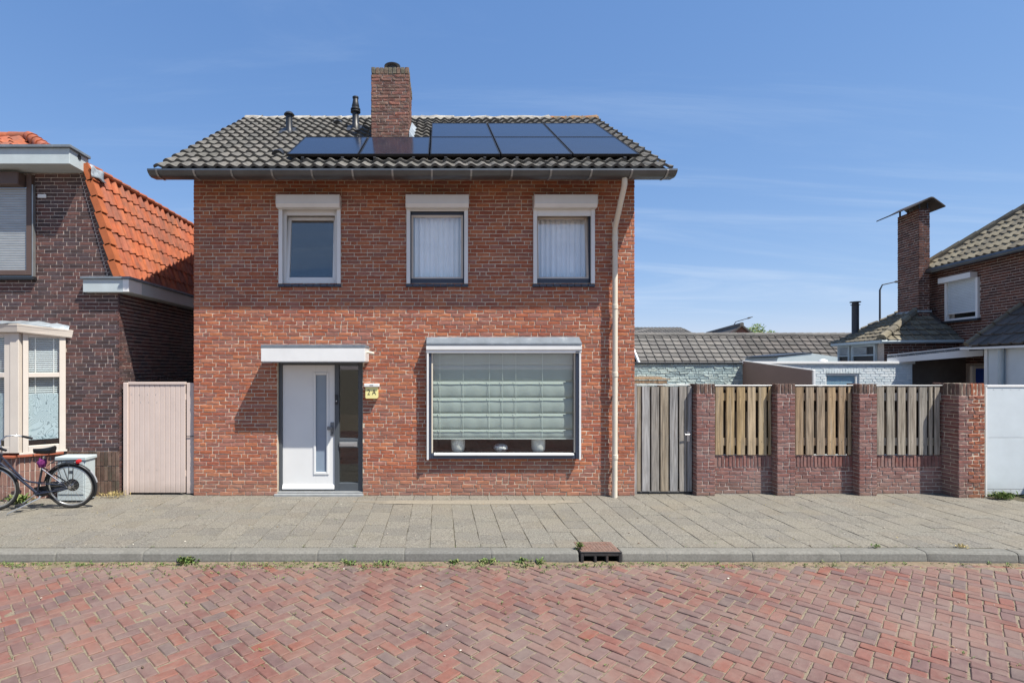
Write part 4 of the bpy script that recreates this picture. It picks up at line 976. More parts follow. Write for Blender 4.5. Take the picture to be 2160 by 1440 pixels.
for i in range(40):
    x = -10+3.92*i/39; r = .14 if x < -6.62 else .14*(1-(x+6.62)/.58*.9)
    for j, t in enumerate((0, .3, .6, 1)): vs.append((x, -(.36+r)*(1-t)*(1 if x < -6.62 else max(.05, 1-(x+6.62)/.56)), 2.80-(0 if x < -6.62 else (x+6.62)*.13)+.075*t+.012*math.sin(i*2.1+j*1.7)))
for i in range(39):
    for j in range(3): a = i*4+j; fs.append((a, a+4, a+5, a+1))
m.add(vs, fs); m.build('lead_roof', M_lead, bay, True)
m = MB()                                      # brick base under the bay
m.add([(-12, -.36, -.05), (-6.62, -.36, -.05), (-6.14, -.0, -.05), (-12, -.36, .70), (-6.62, -.36, .70), (-6.14, -.0, .70), (-12, 0, .70)], [(0, 1, 4, 3), (1, 2, 5, 4), (3, 4, 5, 6)])
bb = m.build('bay_base', M_mortard, bay)
pl = []
for k in range(3):
    pl += brick_pieces(soldiers(-9, -6.62, k*.232, (k+1)*.232, .0635), (0, -.367, 0), (1, 0), 'c', 18+k, .002, True)+brick_pieces(soldiers(0, FL, k*.232, (k+1)*.232, .0635), A+fn*.007, (fu.x, fu.y), 'c', 21+k, .002, True)
place(pl, 'brick', bb, pm('bay_plinth_brick', pal=[Cs(130, 96, 86), Cs(122, 90, 82), Cs(138, 104, 92)], rough=.8, var=.18, ns=9, bump=.4, bs=60, stain=(Cs(150, 126, 112), 5, .55, .8, .5)), 0, 'bay_base_course')
pl = []; nt_ = 14
for k in range(12): pl.append(('f', -6.62-k*.205-.2))
for k in range(3): pass
m = MB()
for k in range(13): m.prism([(-6.64-(k+1)*.2, -.29, .745), (-6.64-(k+1)*.2, -.43, .715), (-6.64-(k+1)*.2, -.43, .692), (-6.64-(k+1)*.2, -.29, .70)], (.19, 0, 0))
for k in range(3): fbox(m, -.02+k*.2, -.02+k*.2+.19, .70, .733, -.05, .07)
m.build('sill_tiles', mat('brick_sill_tile', col=Cs(150, 84, 62), rough=.7, var=.2, ns=10, bump=.3), bay)
# venetian blinds behind the bay panes
vb = thing('venetian_blind', 'pale venetian blind behind the slanted pane of the cream bay window', 'blind', (A.x+.3, A.y+.25, 1.1))
z = 1.45
while z < 2.6:
    m = MB(); M_ = Matrix.Translation((A.x, A.y, z)) @ Matrix.Rotation(math.atan2(fu.y, fu.x), 4, 'Z'); m.box(.115, FL-.09, .06, .085, -.0012, .0012, 0, M_ @ Matrix.Translation((0, .07, 0)) @ Matrix.Rotation(.9, 4, 'X') @ Matrix.Translation((0, -.07, 0))); m.build('slat', M_lgrey, vb); z += .034
for t in (.2, FL-.16): part('ladder_tape', vb, M_wpaint, lambda m: fbox(m, t-.008, t+.008, 1.44, 2.6, -.058, -.055, 0))
vb2 = thing('venetian_blind', 'pale venetian blind behind the front pane of the cream bay window', 'blind', (-7.6, -.25, 1.1))
z = 1.45
while z < 2.6: pbox('slat', vb2, M_lgrey, -9.2, -6.86, -.29, -.27, z, z+.02, 0); z += .034
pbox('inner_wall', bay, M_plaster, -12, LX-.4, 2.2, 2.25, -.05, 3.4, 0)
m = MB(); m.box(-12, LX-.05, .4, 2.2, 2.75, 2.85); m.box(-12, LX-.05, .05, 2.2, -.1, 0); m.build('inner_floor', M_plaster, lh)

# ------------------------------------------------------------------ pink side gate
pg = thing('passage_gate', 'pale pink tongue and groove gate between the two brick houses', 'gate', (-4.6, .08, 0))
gx = lambda px: (px-CX)*(D+.06)/F
m = MB(); nb = 11; x0, x1 = gx(272.5), gx(391); wv_ = (x1-x0)/nb; GZ = CH-(811-CY)*(D+.06)/F
for k in range(nb): MB().box(x0+k*wv_+.0015, x0+(k+1)*wv_-.0015, .055, .078, .035, GZ, .005).build('board', M_pink, pg)
pbox('cap_rail', pg, M_pink, x0-.01, x1+.005, .04, .1, GZ+.002, GZ+.045, .005)
pbox('gate_post', pg, M_pink, gx(262.5), x0-.004, .02, .12, .0, GZ+.035, .006)
for z in (.35, 1.62): pbox('cross_rail', pg, M_pink, x0, x1, .079, .11, z-.05, z+.05, .004)
pbox('fixed_panel', pg, M_pink, x1+.012, HX0-.004, .075, .10, .02, GZ+.03, .004)
for z in (GZ-.16, GZ-.29, .42):
    for k in range(4): part('bolt_head', pg, M_alu, lambda m: m.lathe([(.006, 0), (.006, .003), (.003, .005)], (x0+.04+k*.135+(.02 if z < GZ-.2 else 0), .0545, z), 8, Matrix.Rotation(PI/2, 4, 'X')))
part('latch', pg, M_dgrey, lambda m: m.tube([(x1+.02, .06, .97), (HX0-.01, .06, .97)], .006, 6))

# ------------------------------------------------------------------ utility cabinet
uc = thing('utility_cabinet', 'low grey metal utility cabinet against the dark brick wall behind the bicycle', 'cabinet', (-5.75, -.3, 0))
pbox('body', uc, M_cabin, -5.97, -5.525, -.43, -.2, .03, .66, .006); pbox('lid', uc, M_cabin, -5.995, -5.505, -.455, -.18, .662, .715, .008)
pbox('door', uc, M_cabin, -5.945, -5.55, -.442, -.431, .13, .64, .004); pbox('plinth', uc, M_dgrey, -5.96, -5.535, -.42, -.21, -.02, .029, .004)
m = MB()
for k in range(3): m.box(-5.78, -5.72, -.446, -.4425, .46+k*.016, .468+k*.016)
m.build('vent_slot', M_dgrey, uc)

# ------------------------------------------------------------------ bicycle (own frame: x to the rear wheel, z up)
M_bframe = mat('blue_black_paint', col=Cs(46, 50, 66), rough=.25, metal=.4, var=.05, ns=3, bump=0, coat=.5, spec=.5)
M_tyre = mat('tyre_rubber', col=Cs(44, 43, 42), rough=.85, var=.1, bump=.2); M_saddle = mat('black_vinyl', col=Cs(24, 25, 28), rough=.35, var=.05, bump=.1)
M_purple = mat('purple_cloth', col=Cs(112, 44, 100), rough=.9, var=.3, ns=14, bump=.8, bs=20, bd=.02); M_red = mat('red_reflector', col=Cs(170, 34, 40), rough=.2, var=0, bump=0)
M_mud = mat('grey_mudguard', col=Cs(168, 170, 172), rough=.4, metal=.3, var=.1, bump=0)
th, ph = math.radians(7), math.radians(9)
bike = thing('bicycle', 'dark blue step-through bicycle with purple cover under the saddle on its kickstand', 'bicycle', (-5.50, -.75, 0.003), local=True, rot=(ph, 0, th))
WR = .345; RH = Vector((0, 0, WR)); FH = Vector((-1.05, 0, WR))
def circ(c, r, n=48, a0=0, a1=2*PI, y=0): return [Vector((c.x+r*math.cos(a0+(a1-a0)*i/n), y, c.z+r*math.sin(a0+(a1-a0)*i/n))) for i in range(n+1)]
for c, nm in ((RH, 'rear_wheel'), (FH, 'front_wheel')):
    w = bpy.data.objects.new('wheel', None); COL.objects.link(w); w.location = (0, 0, 0); w.parent = bike
    part('tyre', w, M_tyre, lambda m: m.tube(circ(c, WR-.021), .021, 10, False), True)
    part('rim', w, M_alu, lambda m: m.tube(circ(c, WR-.05), .012, 8, False), True)
    m = MB(); m.lathe([(.018, -.05), (.032, -.045), (.032, -.03), (.02, -.028), (.02, .028), (.03, .03), (.03, .045), (.015, .05)], c, 14, Matrix.Rotation(PI/2, 4, 'X')); m.build('hub', M_chrome, w, True)
    m = MB()
    for k in range(28):
        a = 2*PI*k/28; a2 = a+(.45 if k % 2 else -.45); y = .03 if (k//2) % 2 else -.03
        m.tube([c+Vector((.028*math.cos(a2), y, .028*math.sin(a2))), c+Vector(((WR-.058)*math.cos(a), 0, (WR-.058)*math.sin(a)))], .0016, 4, False)
    m.build('spokes', M_chrome, w)
def Z(xz, yz, y=0): return Vector(((xz-1080)/1075, y, WR+(965-yz)/960))
BBk = Z(575, 1062)
m = MB()
m.tube([Z(72, 585), Z(330, 830), BBk], .019, 10); m.tube([Z(98, 490), Z(180, 590), Z(300, 745), Z(390, 840), Z(470, 885), Z(610, 905)], .014, 10)
m.tube([BBk, Z(690, 670)], .016, 10); m.tube([Z(120, 462), Z(72, 615)], .021, 10)
for y in (-.055, .055):
    m.tube([Z(690, 690, y*.4), Z(1050, 962, y)], .009, 8); m.tube([Z(600, 1058, y*.6), Z(1060, 985, y)], .010, 8); m.tube([Z(600, 905, y*.35), Z(1000, 925, y)], .009, 8)
m.tube([BBk+Vector((0, -.04, 0)), BBk+Vector((0, .04, 0))], .024, 12); m.build('frame', M_bframe, bike, True)
m = MB()
for y in (-.05, .05): m.tube([Z(68, 640, y*.7), Z(48, 700, y), Z(5, 860, y), Z(-49, 965, y)], [.014, .013, .011, .008], 8)
m.tube([Z(68, 640, -.035), Z(68, 640, .035)], .014, 8); m.build('fork', M_bframe, bike, True)
m = MB(); m.tube([Z(120, 462), Z(135, 385), Z(118, 360)], .013, 10); m.build('stem', M_chrome, bike, True)
hb = MB(); top_ = Z(118, 355)
for s_ in (-1, 1): hb.tube([top_, top_+Vector((-.035, s_*.06, .06)), top_+Vector((-.02, s_*.16, .10)), top_+Vector((.05, s_*.24, .09)), top_+Vector((.15, s_*.275, .06)), top_+Vector((.24, s_*.285, .03))], .011, 10)
hbo = hb.build('handlebar', M_chrome, bike, True)
for s_ in (-1, 1): part('grip', hbo, M_saddle, lambda m: m.tube([top_+Vector((.13, s_*.272, .064)), top_+Vector((.19, s_*.28, .045)), top_+Vector((.26, s_*.287, .022))], [.016, .019, .017], 10), True)
part('brake_lever', hbo, M_chrome, lambda m: m.tube([top_+Vector((.10, -.262, .06)), top_+Vector((.13, -.29, .01)), top_+Vector((.21, -.305, -.01))], .006, 6), True)
part('headlamp', bike, M_black, lambda m: m.lathe([(.01, 0), (.035, .02), (.042, .06), (.038, .065)], Z(40, 520)+Vector((-.03, 0, 0)), 14, Matrix.Rotation(-PI/2, 4, 'Y')), True)
part('seat_post', bike, M_chrome, lambda m: m.tube([Z(690, 672), Z(722, 520)], .0125, 10), True)
m = MB(); vs = []; fs = []; ns_, nc = 12, 12       # saddle: narrow nose, wide rear
for i in range(ns_+1):
    t = i/ns_; x = Z(582, 0).x+(Z(905, 0).x-Z(582, 0).x)*t; hw = .022+.078*max(0, (t-.25)/.75)**1.2; hw *= math.sqrt(max(.02, 1-max(0, (t-.85)/.15)**2)) if t > .85 else 1
    if t < .1: hw *= .4+6*t
    zc = .935-.015*math.sin(PI*t)+.025*t; hh = .028+.018*t
    for j in range(nc):
        a = 2*PI*j/nc; vs.append((x, hw*math.cos(a), zc-.03+hh*math.sin(a)*(1 if math.sin(a) > 0 else 1.5)))
for i in range(ns_):
    for j in range(nc): k2 = (j+1) % nc; fs.append((i*nc+j, i*nc+k2, (i+1)*nc+k2, (i+1)*nc+j))
fs += [tuple(range(nc))[::-1], tuple(range(ns_*nc, (ns_+1)*nc))]; m.add(vs, fs); m.build('saddle', M_saddle, bike, True)
m = MB(); c = Z(690, 612); vs = []; fs = []
for i in range(11):
    for j in range(14):
        u_, v_ = PI*i/10, 2*PI*j/14; d_ = Vector((math.sin(u_)*math.cos(v_), math.sin(u_)*math.sin(v_), math.cos(u_))); r_ = 1+.45*noise.noise(d_*2.3+Vector((3, 1, 4)))
        vs.append(c+Vector((d_.x*.062*r_, d_.y*.05*r_, d_.z*.068*r_)))
for i in range(10):
    for j in range(14): k2 = (j+1) % 14; fs.append((i*14+j, (i+1)*14+j, (i+1)*14+k2, i*14+k2))
m.add(vs, fs); m.build('saddle_cover', M_purple, bike, True)
for c, a0, a1, nm in ((RH, math.radians(168), math.radians(-28), 'rear'), (FH, math.radians(195), math.radians(20), 'front')):
    m = MB(); P_ = circ(c, WR+.018, 30, a0, a1); vs = []; fs = []
    for i, p in enumerate(P_):
        rad = (p-c).normalized()
        for j, (y, h) in enumerate(((-.03, -.014), (-.018, 0), (0, .004), (.018, 0), (.03, -.014))): vs.append(p+Vector((0, y, 0))+rad*h)
    for i in range(30):
        for j in range(4): k_ = i*5+j; fs.append((k_, k_+1, k_+6, k_+5))
    m.add(vs, fs); o = m.build('mudguard', M_black, bike, True); o.modifiers.new('t', 'SOLIDIFY').thickness = .002
m = MB(); P_ = circ(RH, WR+.026, 12, math.radians(38), math.radians(8)); m.tube(P_, .012, 8); m.build('mudguard_tip', M_mud, bike, True)
m = MB()
for y in (-.055, .055):
    m.tube([Z(800, 640, y), Z(850, 598, y), Z(1190, 592, y)], .006, 6); m.tube([Z(935, 600, y), Z(1000, 880, y*1.1), Z(1045, 950, y*1.1)], .005, 6); m.tube([Z(1120, 595, y), Z(1070, 950, y*1.1)], .005, 6)
for xz in (860, 960, 1060, 1180): m.tube([Z(xz, 595, -.055), Z(xz, 595, .055)], .005, 6)
m.tube([Z(850, 590, 0), Z(1180, 585, 0)], .008, 6); m.build('luggage_rack', M_dgrey, bike, True)
part('tail_light', bike, M_red, lambda m: m.box(Z(1200, 0).x, Z(1262, 0).x, -.04, .04, Z(0, 625).z, Z(0, 575).z, .012))
part('crank', bike, M_alu, lambda m: m.tube([BBk+Vector((0, -.06, 0)), Z(395, 1180, -.07)], .010, 8), True)
part('crank', bike, M_alu, lambda m: m.tube([BBk+Vector((0, .06, 0)), Z(760, 960, .07)], .010, 8), True)
part('pedal', bike, M_black, lambda m: m.box(Z(330, 0).x, Z(430, 0).x, -.16, -.07, Z(0, 1205).z, Z(0, 1172).z, .006))
part('pedal', bike, M_black, lambda m: m.box(Z(720, 0).x, Z(810, 0).x, .07, .16, Z(0, 975).z, Z(0, 945).z, .006))
part('chain_case', bike, M_black, lambda m: m.prism([BBk+Vector((-.09, .05, -.03)), BBk+Vector((-.07, .05, .07)), Z(1080, 920, .05), Z(1120, 965, .05), Z(1080, 1010, .05), BBk+Vector((0, .05, -.09))], (0, .02, 0)))
part('sprocket', bike, M_black, lambda m: m.lathe([(.07, 0), (.095, .005), (.095, .012), (.07, .016)], RH+Vector((0, .035, 0)), 20, Matrix.Rotation(-PI/2, 4, 'X')))
fy = -.30; foot = Vector((-.71, fy, -fy*math.tan(ph)+.004))
part('kickstand', bike, M_alu, lambda m: m.tube([Z(650, 1085, -.05), Z(640, 1110, -.07), foot+Vector((.015, 0, .02)), foot], [.018, .012, .009, .009], 8), True)

# ------------------------------------------------------------------ garden wall of brick piers
gw = thing('garden_wall', 'low purple brick garden wall with tall brick piers beside the house', 'wall', (6.5, .1, 0))
PIERS = [(4.242, 4.555), (5.570, 5.875), (6.920, 7.220)]
PT, PYF, PYB = 1.845, -.015, .26
allb = []; topb = []
def pier(x0, x1, y0, y1, zt, seed, sides='l'):
    pr = MB().box(x0+.008, x1-.008, y0+.008, y1-.008, -.05, zt-.012).build('pier', M_mortard, gw)
    pcs = brick_pieces(courses(x0, x1, 0, zt-.165, seed=seed, hp=.25), (0, y0, 0), (1, 0), 'n', seed, .002)
    pcs += brick_pieces(courses(0, y1-y0, 0, zt-.165, seed=seed+1, hp=.4, off=1), (x0, y1, 0), (0, -1), 'n', seed+1, .002)
    t = brick_pieces(soldiers(x0, x1, zt-.165, zt, .0625), (0, y0, 0), (1, 0), 'r', seed+2, .003, True)+brick_pieces(soldiers(0, y1-y0, zt-.165, zt, .0625), (x0, y1, 0), (0, -1), 'r', seed+3, .003, True)
    return pr, pcs, t
nb_left = 280
for k, (a, b) in enumerate(PIERS):
    pr, pcs, t = pier(a, b, PYF, PYB, PT, 50+5*k); place(pcs, 'brick', pr, M_purp, 45, 'pier_brickwork'); place(t, 'capping_brick', pr, M_top, 12)
# corner pier, half of it in older rough orange bricks
cx0, cx1, cy0, cy1 = 8.417, 8.847, -.155, .30
pr = MB().box(cx0+.008, cx1-.008, cy0+.008, cy1-.008, -.05, PT-.0).build('pier', M_mortar, gw)
lim1 = lambda z: (cx0, cx0+.155+(.08 if int(z/.0625) % 2 else 0))
lim2 = lambda z: (cx0+.155+(.08 if int(z/.0625) % 2 else 0), cx1)
zt = PT+.012
place(brick_pieces(courses(cx0, cx1, 0, zt-.2, lim=lim1, seed=71, hp=.2), (0, cy0, 0), (1, 0), 'n', 71)+brick_pieces(courses(0, cy1-cy0, 0, zt-.2, seed=72, off=1), (cx0, cy1, 0), (0, -1), 'n', 72), 'brick', pr, M_purp, 70, 'pier_brickwork')
place(brick_pieces(courses(cx0, cx1, 0, zt-.2, lim=lim2, seed=73, hp=.2), (0, cy0, 0), (1, 0), 'r', 73, .006), 'old_brick', pr, M_oran, 60)
place(brick_pieces(soldiers(cx0, cx0+.19, zt-.2, zt, .07), (0, cy0, 0), (1, 0), 'n', 74, .003, True)+brick_pieces(soldiers(0, cy1-cy0, zt-.2, zt, .065), (cx0, cy1, 0), (0, -1), 'r', 75, .003, True), 'capping_brick', pr, M_top, 12)
place(brick_pieces(soldiers(cx0+.19, cx1, zt-.2, zt, .06), (0, cy0, 0), (1, 0), 'r', 76, .008, True), 'old_brick', pr, M_oran, 12)
BAYS = [(4.547, 5.578), (5.867, 6.928), (7.212, 8.425)]
LWY, LWZ = .13, .64
for k, (a, b) in enumerate(BAYS):
    lw = MB().box(a, b, LWY+.008, LWY+.1, -.05, LWZ-.012).build('low_wall', M_mortard, gw)
    place(brick_pieces(courses(a, b, 0, LWZ-.2, seed=80+k, hp=.12), (0, LWY, 0), (1, 0), 'n', 80+k), 'brick', lw, M_purp, 32, 'low_wall_brickwork')
    place(brick_pieces(soldiers(a, b, LWZ-.2, LWZ, .0605), (0, LWY-.004, 0), (1, 0), 'n', 90+k, .004, True), 'capping_brick', lw, M_purp, 22)

# ------------------------------------------------------------------ wooden fence panels and gate
FYP = .105; fd = D+FYP
def slat(name, parent, px0, px1, z0, z1, y, m, t=.022): return MB().box((px0-CX)*(D+y)/F, (px1-CX)*(D+y)/F, y, y+t, z0, z1, .003).build(name, m, parent)
def panel(pxs, key, x0, x1, label):
    t = thing('fence_panel', label, 'fence', ((x0+x1)/2, FYP+.03, LWZ), 'slatted fence panels between the piers')
    z0, z1 = LWZ+.012, 1.797
    for (a, b) in pxs: slat('slat', t, a, b, z0, z1+R.uniform(-.004, .002), FYP+R.uniform(0, .003), M_wood[key])
    for (a, b), (c_, d_) in zip(pxs, pxs[1:]): slat('gap_shade_slat', t, b-3.5, c_+3.5, z0, z1, FYP+.1, M_gapshade)  # slats added behind the gaps, their dark colour standing in for shade
    for zc in (1.62, .87): pbox('rail', t, M_wood[key], x0+.005, x1-.005, FYP+.027, FYP+.06, zc-.065, zc+.065, .003)
    pbox('cap_strip', t, M_alu, x0+.004, x1-.004, FYP-.006, FYP+.07, 1.80, 1.818, .003)
    for zc in (1.62, .87):
        for (a, b) in pxs: part('screw', t, M_dgrey, lambda m: m.box((a+6-CX)*fd/F, (a+6.8-CX)*fd/F, FYP-.001, FYP+.002, zc, zc+.007))
    return t
def zs(x0z, xs): return [(1320+a/4.909, 1320+b/4.909) for a, b in xs]
panel(zs(0, ((930, 1010), (1042, 1125), (1153, 1235), (1265, 1345), (1377, 1458), (1480, 1507))), 'tan', 4.555, 5.570, 'yellowish slatted wooden fence panel, next to the grey garden gate')
panel(zs(0, ((1760, 1840), (1868, 1948), (1980, 2062), (2092, 2172), (2205, 2280), (2305, 2335))), 'brown', 5.875, 6.920, 'brown and grey slatted wooden fence panel between the two middle piers')
P2 = [(1720+a/4.909, 1720+b/4.909) for a, b in ((640, 712), (742, 822), (855, 935), (965, 1045), (1077, 1158), (1180, 1215), (1236, 1290))]
panel(P2, 'silver', 7.220, 8.417, 'silver grey slatted wooden fence panel beside the thick corner pier')
wg = thing('garden_gate', 'weathered grey wooden garden gate between the brick house and the first pier', 'gate', (3.74, .12, 0))
for (a, b) in zs(0, ((118, 155), (168, 250), (265, 345), (360, 442), (458, 538), (555, 630), (640, 685))): slat('slat', wg, a, b, .045, 1.80+R.uniform(-.006, .004), FYP+R.uniform(0, .004), M_wood['grey']); slat('gap_shade_slat', wg, b-2, b+6.5, .06, 1.79, FYP+.1, M_gapshade)  # gate gaps backed by added slats in the same painted shade
pbox('gate_post', wg, M_wood['grey'], HX1+.003, (1343.2-CX)*fd/F, FYP-.01, FYP+.09, 0, 1.84, .004)
pbox('cap_strip', wg, M_alu, (1343-CX)*fd/F, (1456-CX)*fd/F, FYP-.006, FYP+.07, 1.812, 1.828, .003)
for z in (1.60, .95, .30): pbox('rail', wg, M_dgrey, (1344-CX)*fd/F, (1459-CX)*fd/F, FYP+.03, FYP+.06, z-.03, z+.03, .003)
pbox('foot_rail', wg, M_black, (1341-CX)*fd/F, (1461-CX)*fd/F, FYP+.005, FYP+.06, .012, .043, .003)
ls = pbox('lock_stile', wg, M_dgrey, (1452-CX)*fd/F, (1461-CX)*fd/F, FYP+.03, FYP+.075, .05, 1.8, .004)
hd_ = pbox('handle_plate', wg, M_alu, (1448.5-CX)*fd/F, (1454.5-CX)*fd/F, FYP-.012, FYP-.001, .88, 1.05, .003)
part('handle', wg, M_chrome, lambda m: m.tube([((1452-CX)*fd/F, FYP-.012, 1.0), ((1452-CX)*fd/F, FYP-.05, 1.0), ((1442-CX)*fd/F, FYP-.055, 1.0)], .009, 8), True)

# ------------------------------------------------------------------ pale sheet metal gate at the edge
mg = thing('metal_gate', 'pale grey sheet metal gate beside the thick corner pier', 'gate', (10.2, -.05, 0))
y = -.06; dd = D+y; ex = lambda px: (px-CX)*dd/F; ez = lambda py: CH-(py-CY)*dd/F
pbox('sheet', mg, M_lgrey, ex(2082), 12.5, y, y+.015, ez(922.5), ez(817), .002); pbox('sheet', mg, M_lgrey, ex(2082), 12.5, y-.002, y+.013, ez(1031), ez(923.5), .002); pbox('sheet', mg, M_lgrey, ex(2082), 12.5, y, y+.012, ez(1042), ez(1032), .002)
pbox('cap_rail', mg, M_wmetal, ex(2079), 12.5, y-.01, y+.04, ez(816.5), ez(811.5), .004); pbox('gate_post', mg, M_wmetal, ex(2077.5), ex(2081.5), y-.01, y+.04, 0, ez(811), .004)
for px in (2096, 2114, 2132, 2150):
    for py in (821, 1033): part('rivet', mg, M_alu, lambda m: m.lathe([(.006, 0), (.004, .004)], (ex(px), y-.001, ez(py)), 8, Matrix.Rotation(PI/2, 4, 'X')))

# ------------------------------------------------------------------ painted flat roofed outbuilding behind the fence
ob = thing('outbuilding', 'flat roofed garden outbuilding of grey green and white painted brick with brown side screen', 'outbuilding', (8, 3.6, 0))
od = 12.2; oy = od-D; OX0, OXm, OX1 = 3.3, 7.13, 11.09; OZ = 2.19
win = (9.06, 9.84, 1.05, 1.965)
m = MB(); sheet_holes(m, OX0, OX1, -.02, OZ, [win], (0, oy, 0), (1, 0), .0075, .12)
m.quad((OX1, oy+.008, -.02), (OX1, oy+5, -.02), (OX1, oy+5, OZ), (OX1, oy+.008, OZ)); m.quad((OX0, oy+.008, -.02), (OX0, oy+.008, OZ), (OX0, oy+5, OZ), (OX0, oy+5, -.02)); m.quad((OX0, oy+5, -.02), (OX0, oy+5, OZ), (OX1, oy+5, OZ), (OX1, oy+5, -.02))
ow = m.build('wall', M_mortarw, ob)
place(brick_pieces(courses(OX0, OXm, 1.40, OZ, seed=101, hp=.15, ls=.225), (0, oy-.006, 0), (1, 0), 'r', 101, .006), 'brick', ow, M_green, 130, 'painted_brickwork')
place(brick_pieces(courses(OXm, OX1, 1.40, OZ, [win], seed=103, hp=.12), (0, oy, 0), (1, 0), 'c', 103, .0015), 'brick', ow, M_white, 130, 'white_brickwork')
pbox('roof', ob, M_flash, OX0-.05, OX1+.03, oy+.1, oy+5.02, OZ-.03, OZ+.03, .004)
pbox('roof_trim', ob, M_dgrey, OX0-.05, OXm-.05, oy-.04, oy+.1, OZ, OZ+.04, .004); pbox('roof_trim', ob, M_wmetal, OXm-.048, OX1+.03, oy-.04, oy+.1, OZ, OZ+.055, .004)
ws = bpy.data.objects.new('window', None); COL.objects.link(ws); ws.location = (9.45, oy, 1.05); link(ws, ob); PINV[ws.name] = Matrix.Translation(-Vector(ws.location))
m = MB(); m.box(win[0], win[0]+.04, oy+.03, oy+.09, win[2], win[3], .003); m.box(win[1]-.06, win[1], oy+.03, oy+.09, win[2], win[3], .003); m.box(win[0]+.04, win[1]-.06, oy+.03, oy+.09, win[3]-.05, win[3], .003); m.build('frame', M_wpaint, ws)
pbox('roller_blind', ws, mat('blue_grey_blind', col=Cs(150, 178, 196), rough=.8, var=.05, bump=.05), win[0]+.04, win[1]-.06, oy+.07, oy+.075, 1.05, win[3]-.05, 0)
pbox('pane', ws, M_glass, win[0]+.04, win[1]-.06, oy+.05, oy+.056, 1.05, win[3]-.05, 0)
place(brick_pieces(soldiers(win[0]-.06, win[1]+.06, win[3], win[3]+.11, .065), (0, oy-.004, 0), (1, 0), 'c', 105, .001, True), 'lintel_brick', ow, M_white, 20)
# brown side screen that slopes towards the street
fyf = 9.93-D
m = MB(); m.prism([(OXm-.02, oy-.01, .0), (OXm-.02, oy-.01, 2.247), (OXm-.02, fyf, 2.044), (OXm-.02, fyf, .0)], (.035, 0, 0)); sc_ = m.build('privacy_screen', mat('brown_panel', col=Cs(128, 112, 108), rough=.6, var=.06, ns=2, bump=.05), ob)
m = MB(); m.prism([(OXm-.025, oy-.01, 2.249), (OXm-.025, oy-.01, 2.27), (OXm-.025, fyf-.02, 2.066), (OXm-.025, fyf-.02, 2.045)], (.05, 0, 0)); m.build('screen_cap', M_wmetal, sc_)
pbox('screen_post', sc_, M_wmetal, OXm-.025, OXm+.02, fyf-.045, fyf-.005, 0, 2.06, .003)
rl = part('roof_light', ob, M_cabin, lambda m: m.prism([(8.55, oy+1.0, OZ+.03), (10.1, oy+1.0, OZ+.03), (10.1, oy+1.0, OZ+.18), (9.45, oy+1.0, OZ+.27), (8.6, oy+1.0, OZ+.18)], (0, 1.4, 0)))
part('roof_light_cover', rl, M_dgrey, lambda m: m.prism([(8.5, oy+.98, OZ+.19), (9.46, oy+.98, OZ+.285), (9.46, oy+.98, OZ+.30), (8.5, oy+.98, OZ+.205)], (0, 1.44, 0)))
part('roof_vent', ob, M_wpaint, lambda m: m.lathe([(.10, 0), (.11, .02), (.09, .06), (.03, .09)], (9.25, oy+.35, OZ+.03), 16), True)
sh = thing('timber_shelter', 'small dark weathered timber lean-to roof just behind the grey garden gate', 'shelter', (3.9, 1.0, 0))
m = MB()
for k in range(4): pbox('roof_board', sh, M_wood['brown'], 3.30, 4.20-.02*k, .86+k*.12, .97+k*.12, 1.885+.012*k, 1.905+.012*k, .003)
pbox('beam', sh, M_wood['brown'], 3.30, 4.15, .87, .93, 1.82, 1.875, .004); pbox('post', sh, M_wood['brown'], 3.42, 3.5, .88, .96, -.02, 1.818, .004); pbox('post', sh, M_wood['brown'], 4.0, 4.08, .88, .96, -.02, 1.818, .004)

# ------------------------------------------------------------------ long tiled shed behind
ts = thing('tiled_shed', 'long shed with grey brown tiled roof behind the painted outbuilding', 'shed', (11, 10, 0))
e_d, r_d = 18.3, 19.5; ez_, rz_ = 2.16, 3.30; sx0 = (1352-CX)*e_d/F; sx1 = 16.5
pbox('wall', ts, M_mortarw, sx0+.1, sx1, e_d-D+.15, e_d-D+2.3, -.02, 2.25, 0)
sdir = Vector((0, r_d-e_d, rz_-ez_)).normalized(); sl_len = math.hypot(r_d-e_d, rz_-ez_); SO = Vector((sx0, e_d-D, ez_))
nn = Vector((1, 0, 0)).cross(sdir)
m = MB(); m.add([SO-nn*.03, SO-nn*.03+Vector((sx1-sx0, 0, 0)), Vector((sx1, r_d-D, rz_))-nn*.03, Vector((sx0, r_d-D, rz_))-nn*.03, Vector((sx0, 2*r_d-e_d-D, ez_)), Vector((sx1, 2*r_d-e_d-D, ez_))], [(0, 1, 2, 3), (3, 2, 5, 4)]); sr = m.build('roof', M_soff, ts)
nc = int((sx1-sx0)/.3)+1; split = 13
place(tile_field(SO, (1, 0, 0), sdir, .3, 8, split, .214, T_flat, seed=61), 'roof_tile', sr, M_ftile, 110)
place(tile_field(SO+Vector((split*.3, 0, 0)), (1, 0, 0), sdir, .3, 8, nc-split, .214, T_flat, seed=62), 'roof_tile', sr, M_ftile2, 150, 'roof_tiling')
for k in range(int((sx1-sx0)/.31)+1):
    a = Vector((sx0+k*.31, r_d-D, rz_+.0)); MB().tube([a, a+Vector((.33, 0, 0))], [.085, .1], 8).build('ridge_tile', M_ftile[0], sr, True)
m = MB(); m.prism([SO+Vector((-.05, 0, -.1)), SO+Vector((-.05, 0, .05)), Vector((sx0-.05, r_d-D, rz_+.05)), Vector((sx0-.05, r_d-D, rz_-.1))], (.06, 0, 0)); m.build('verge_board', M_wpaint, sr)

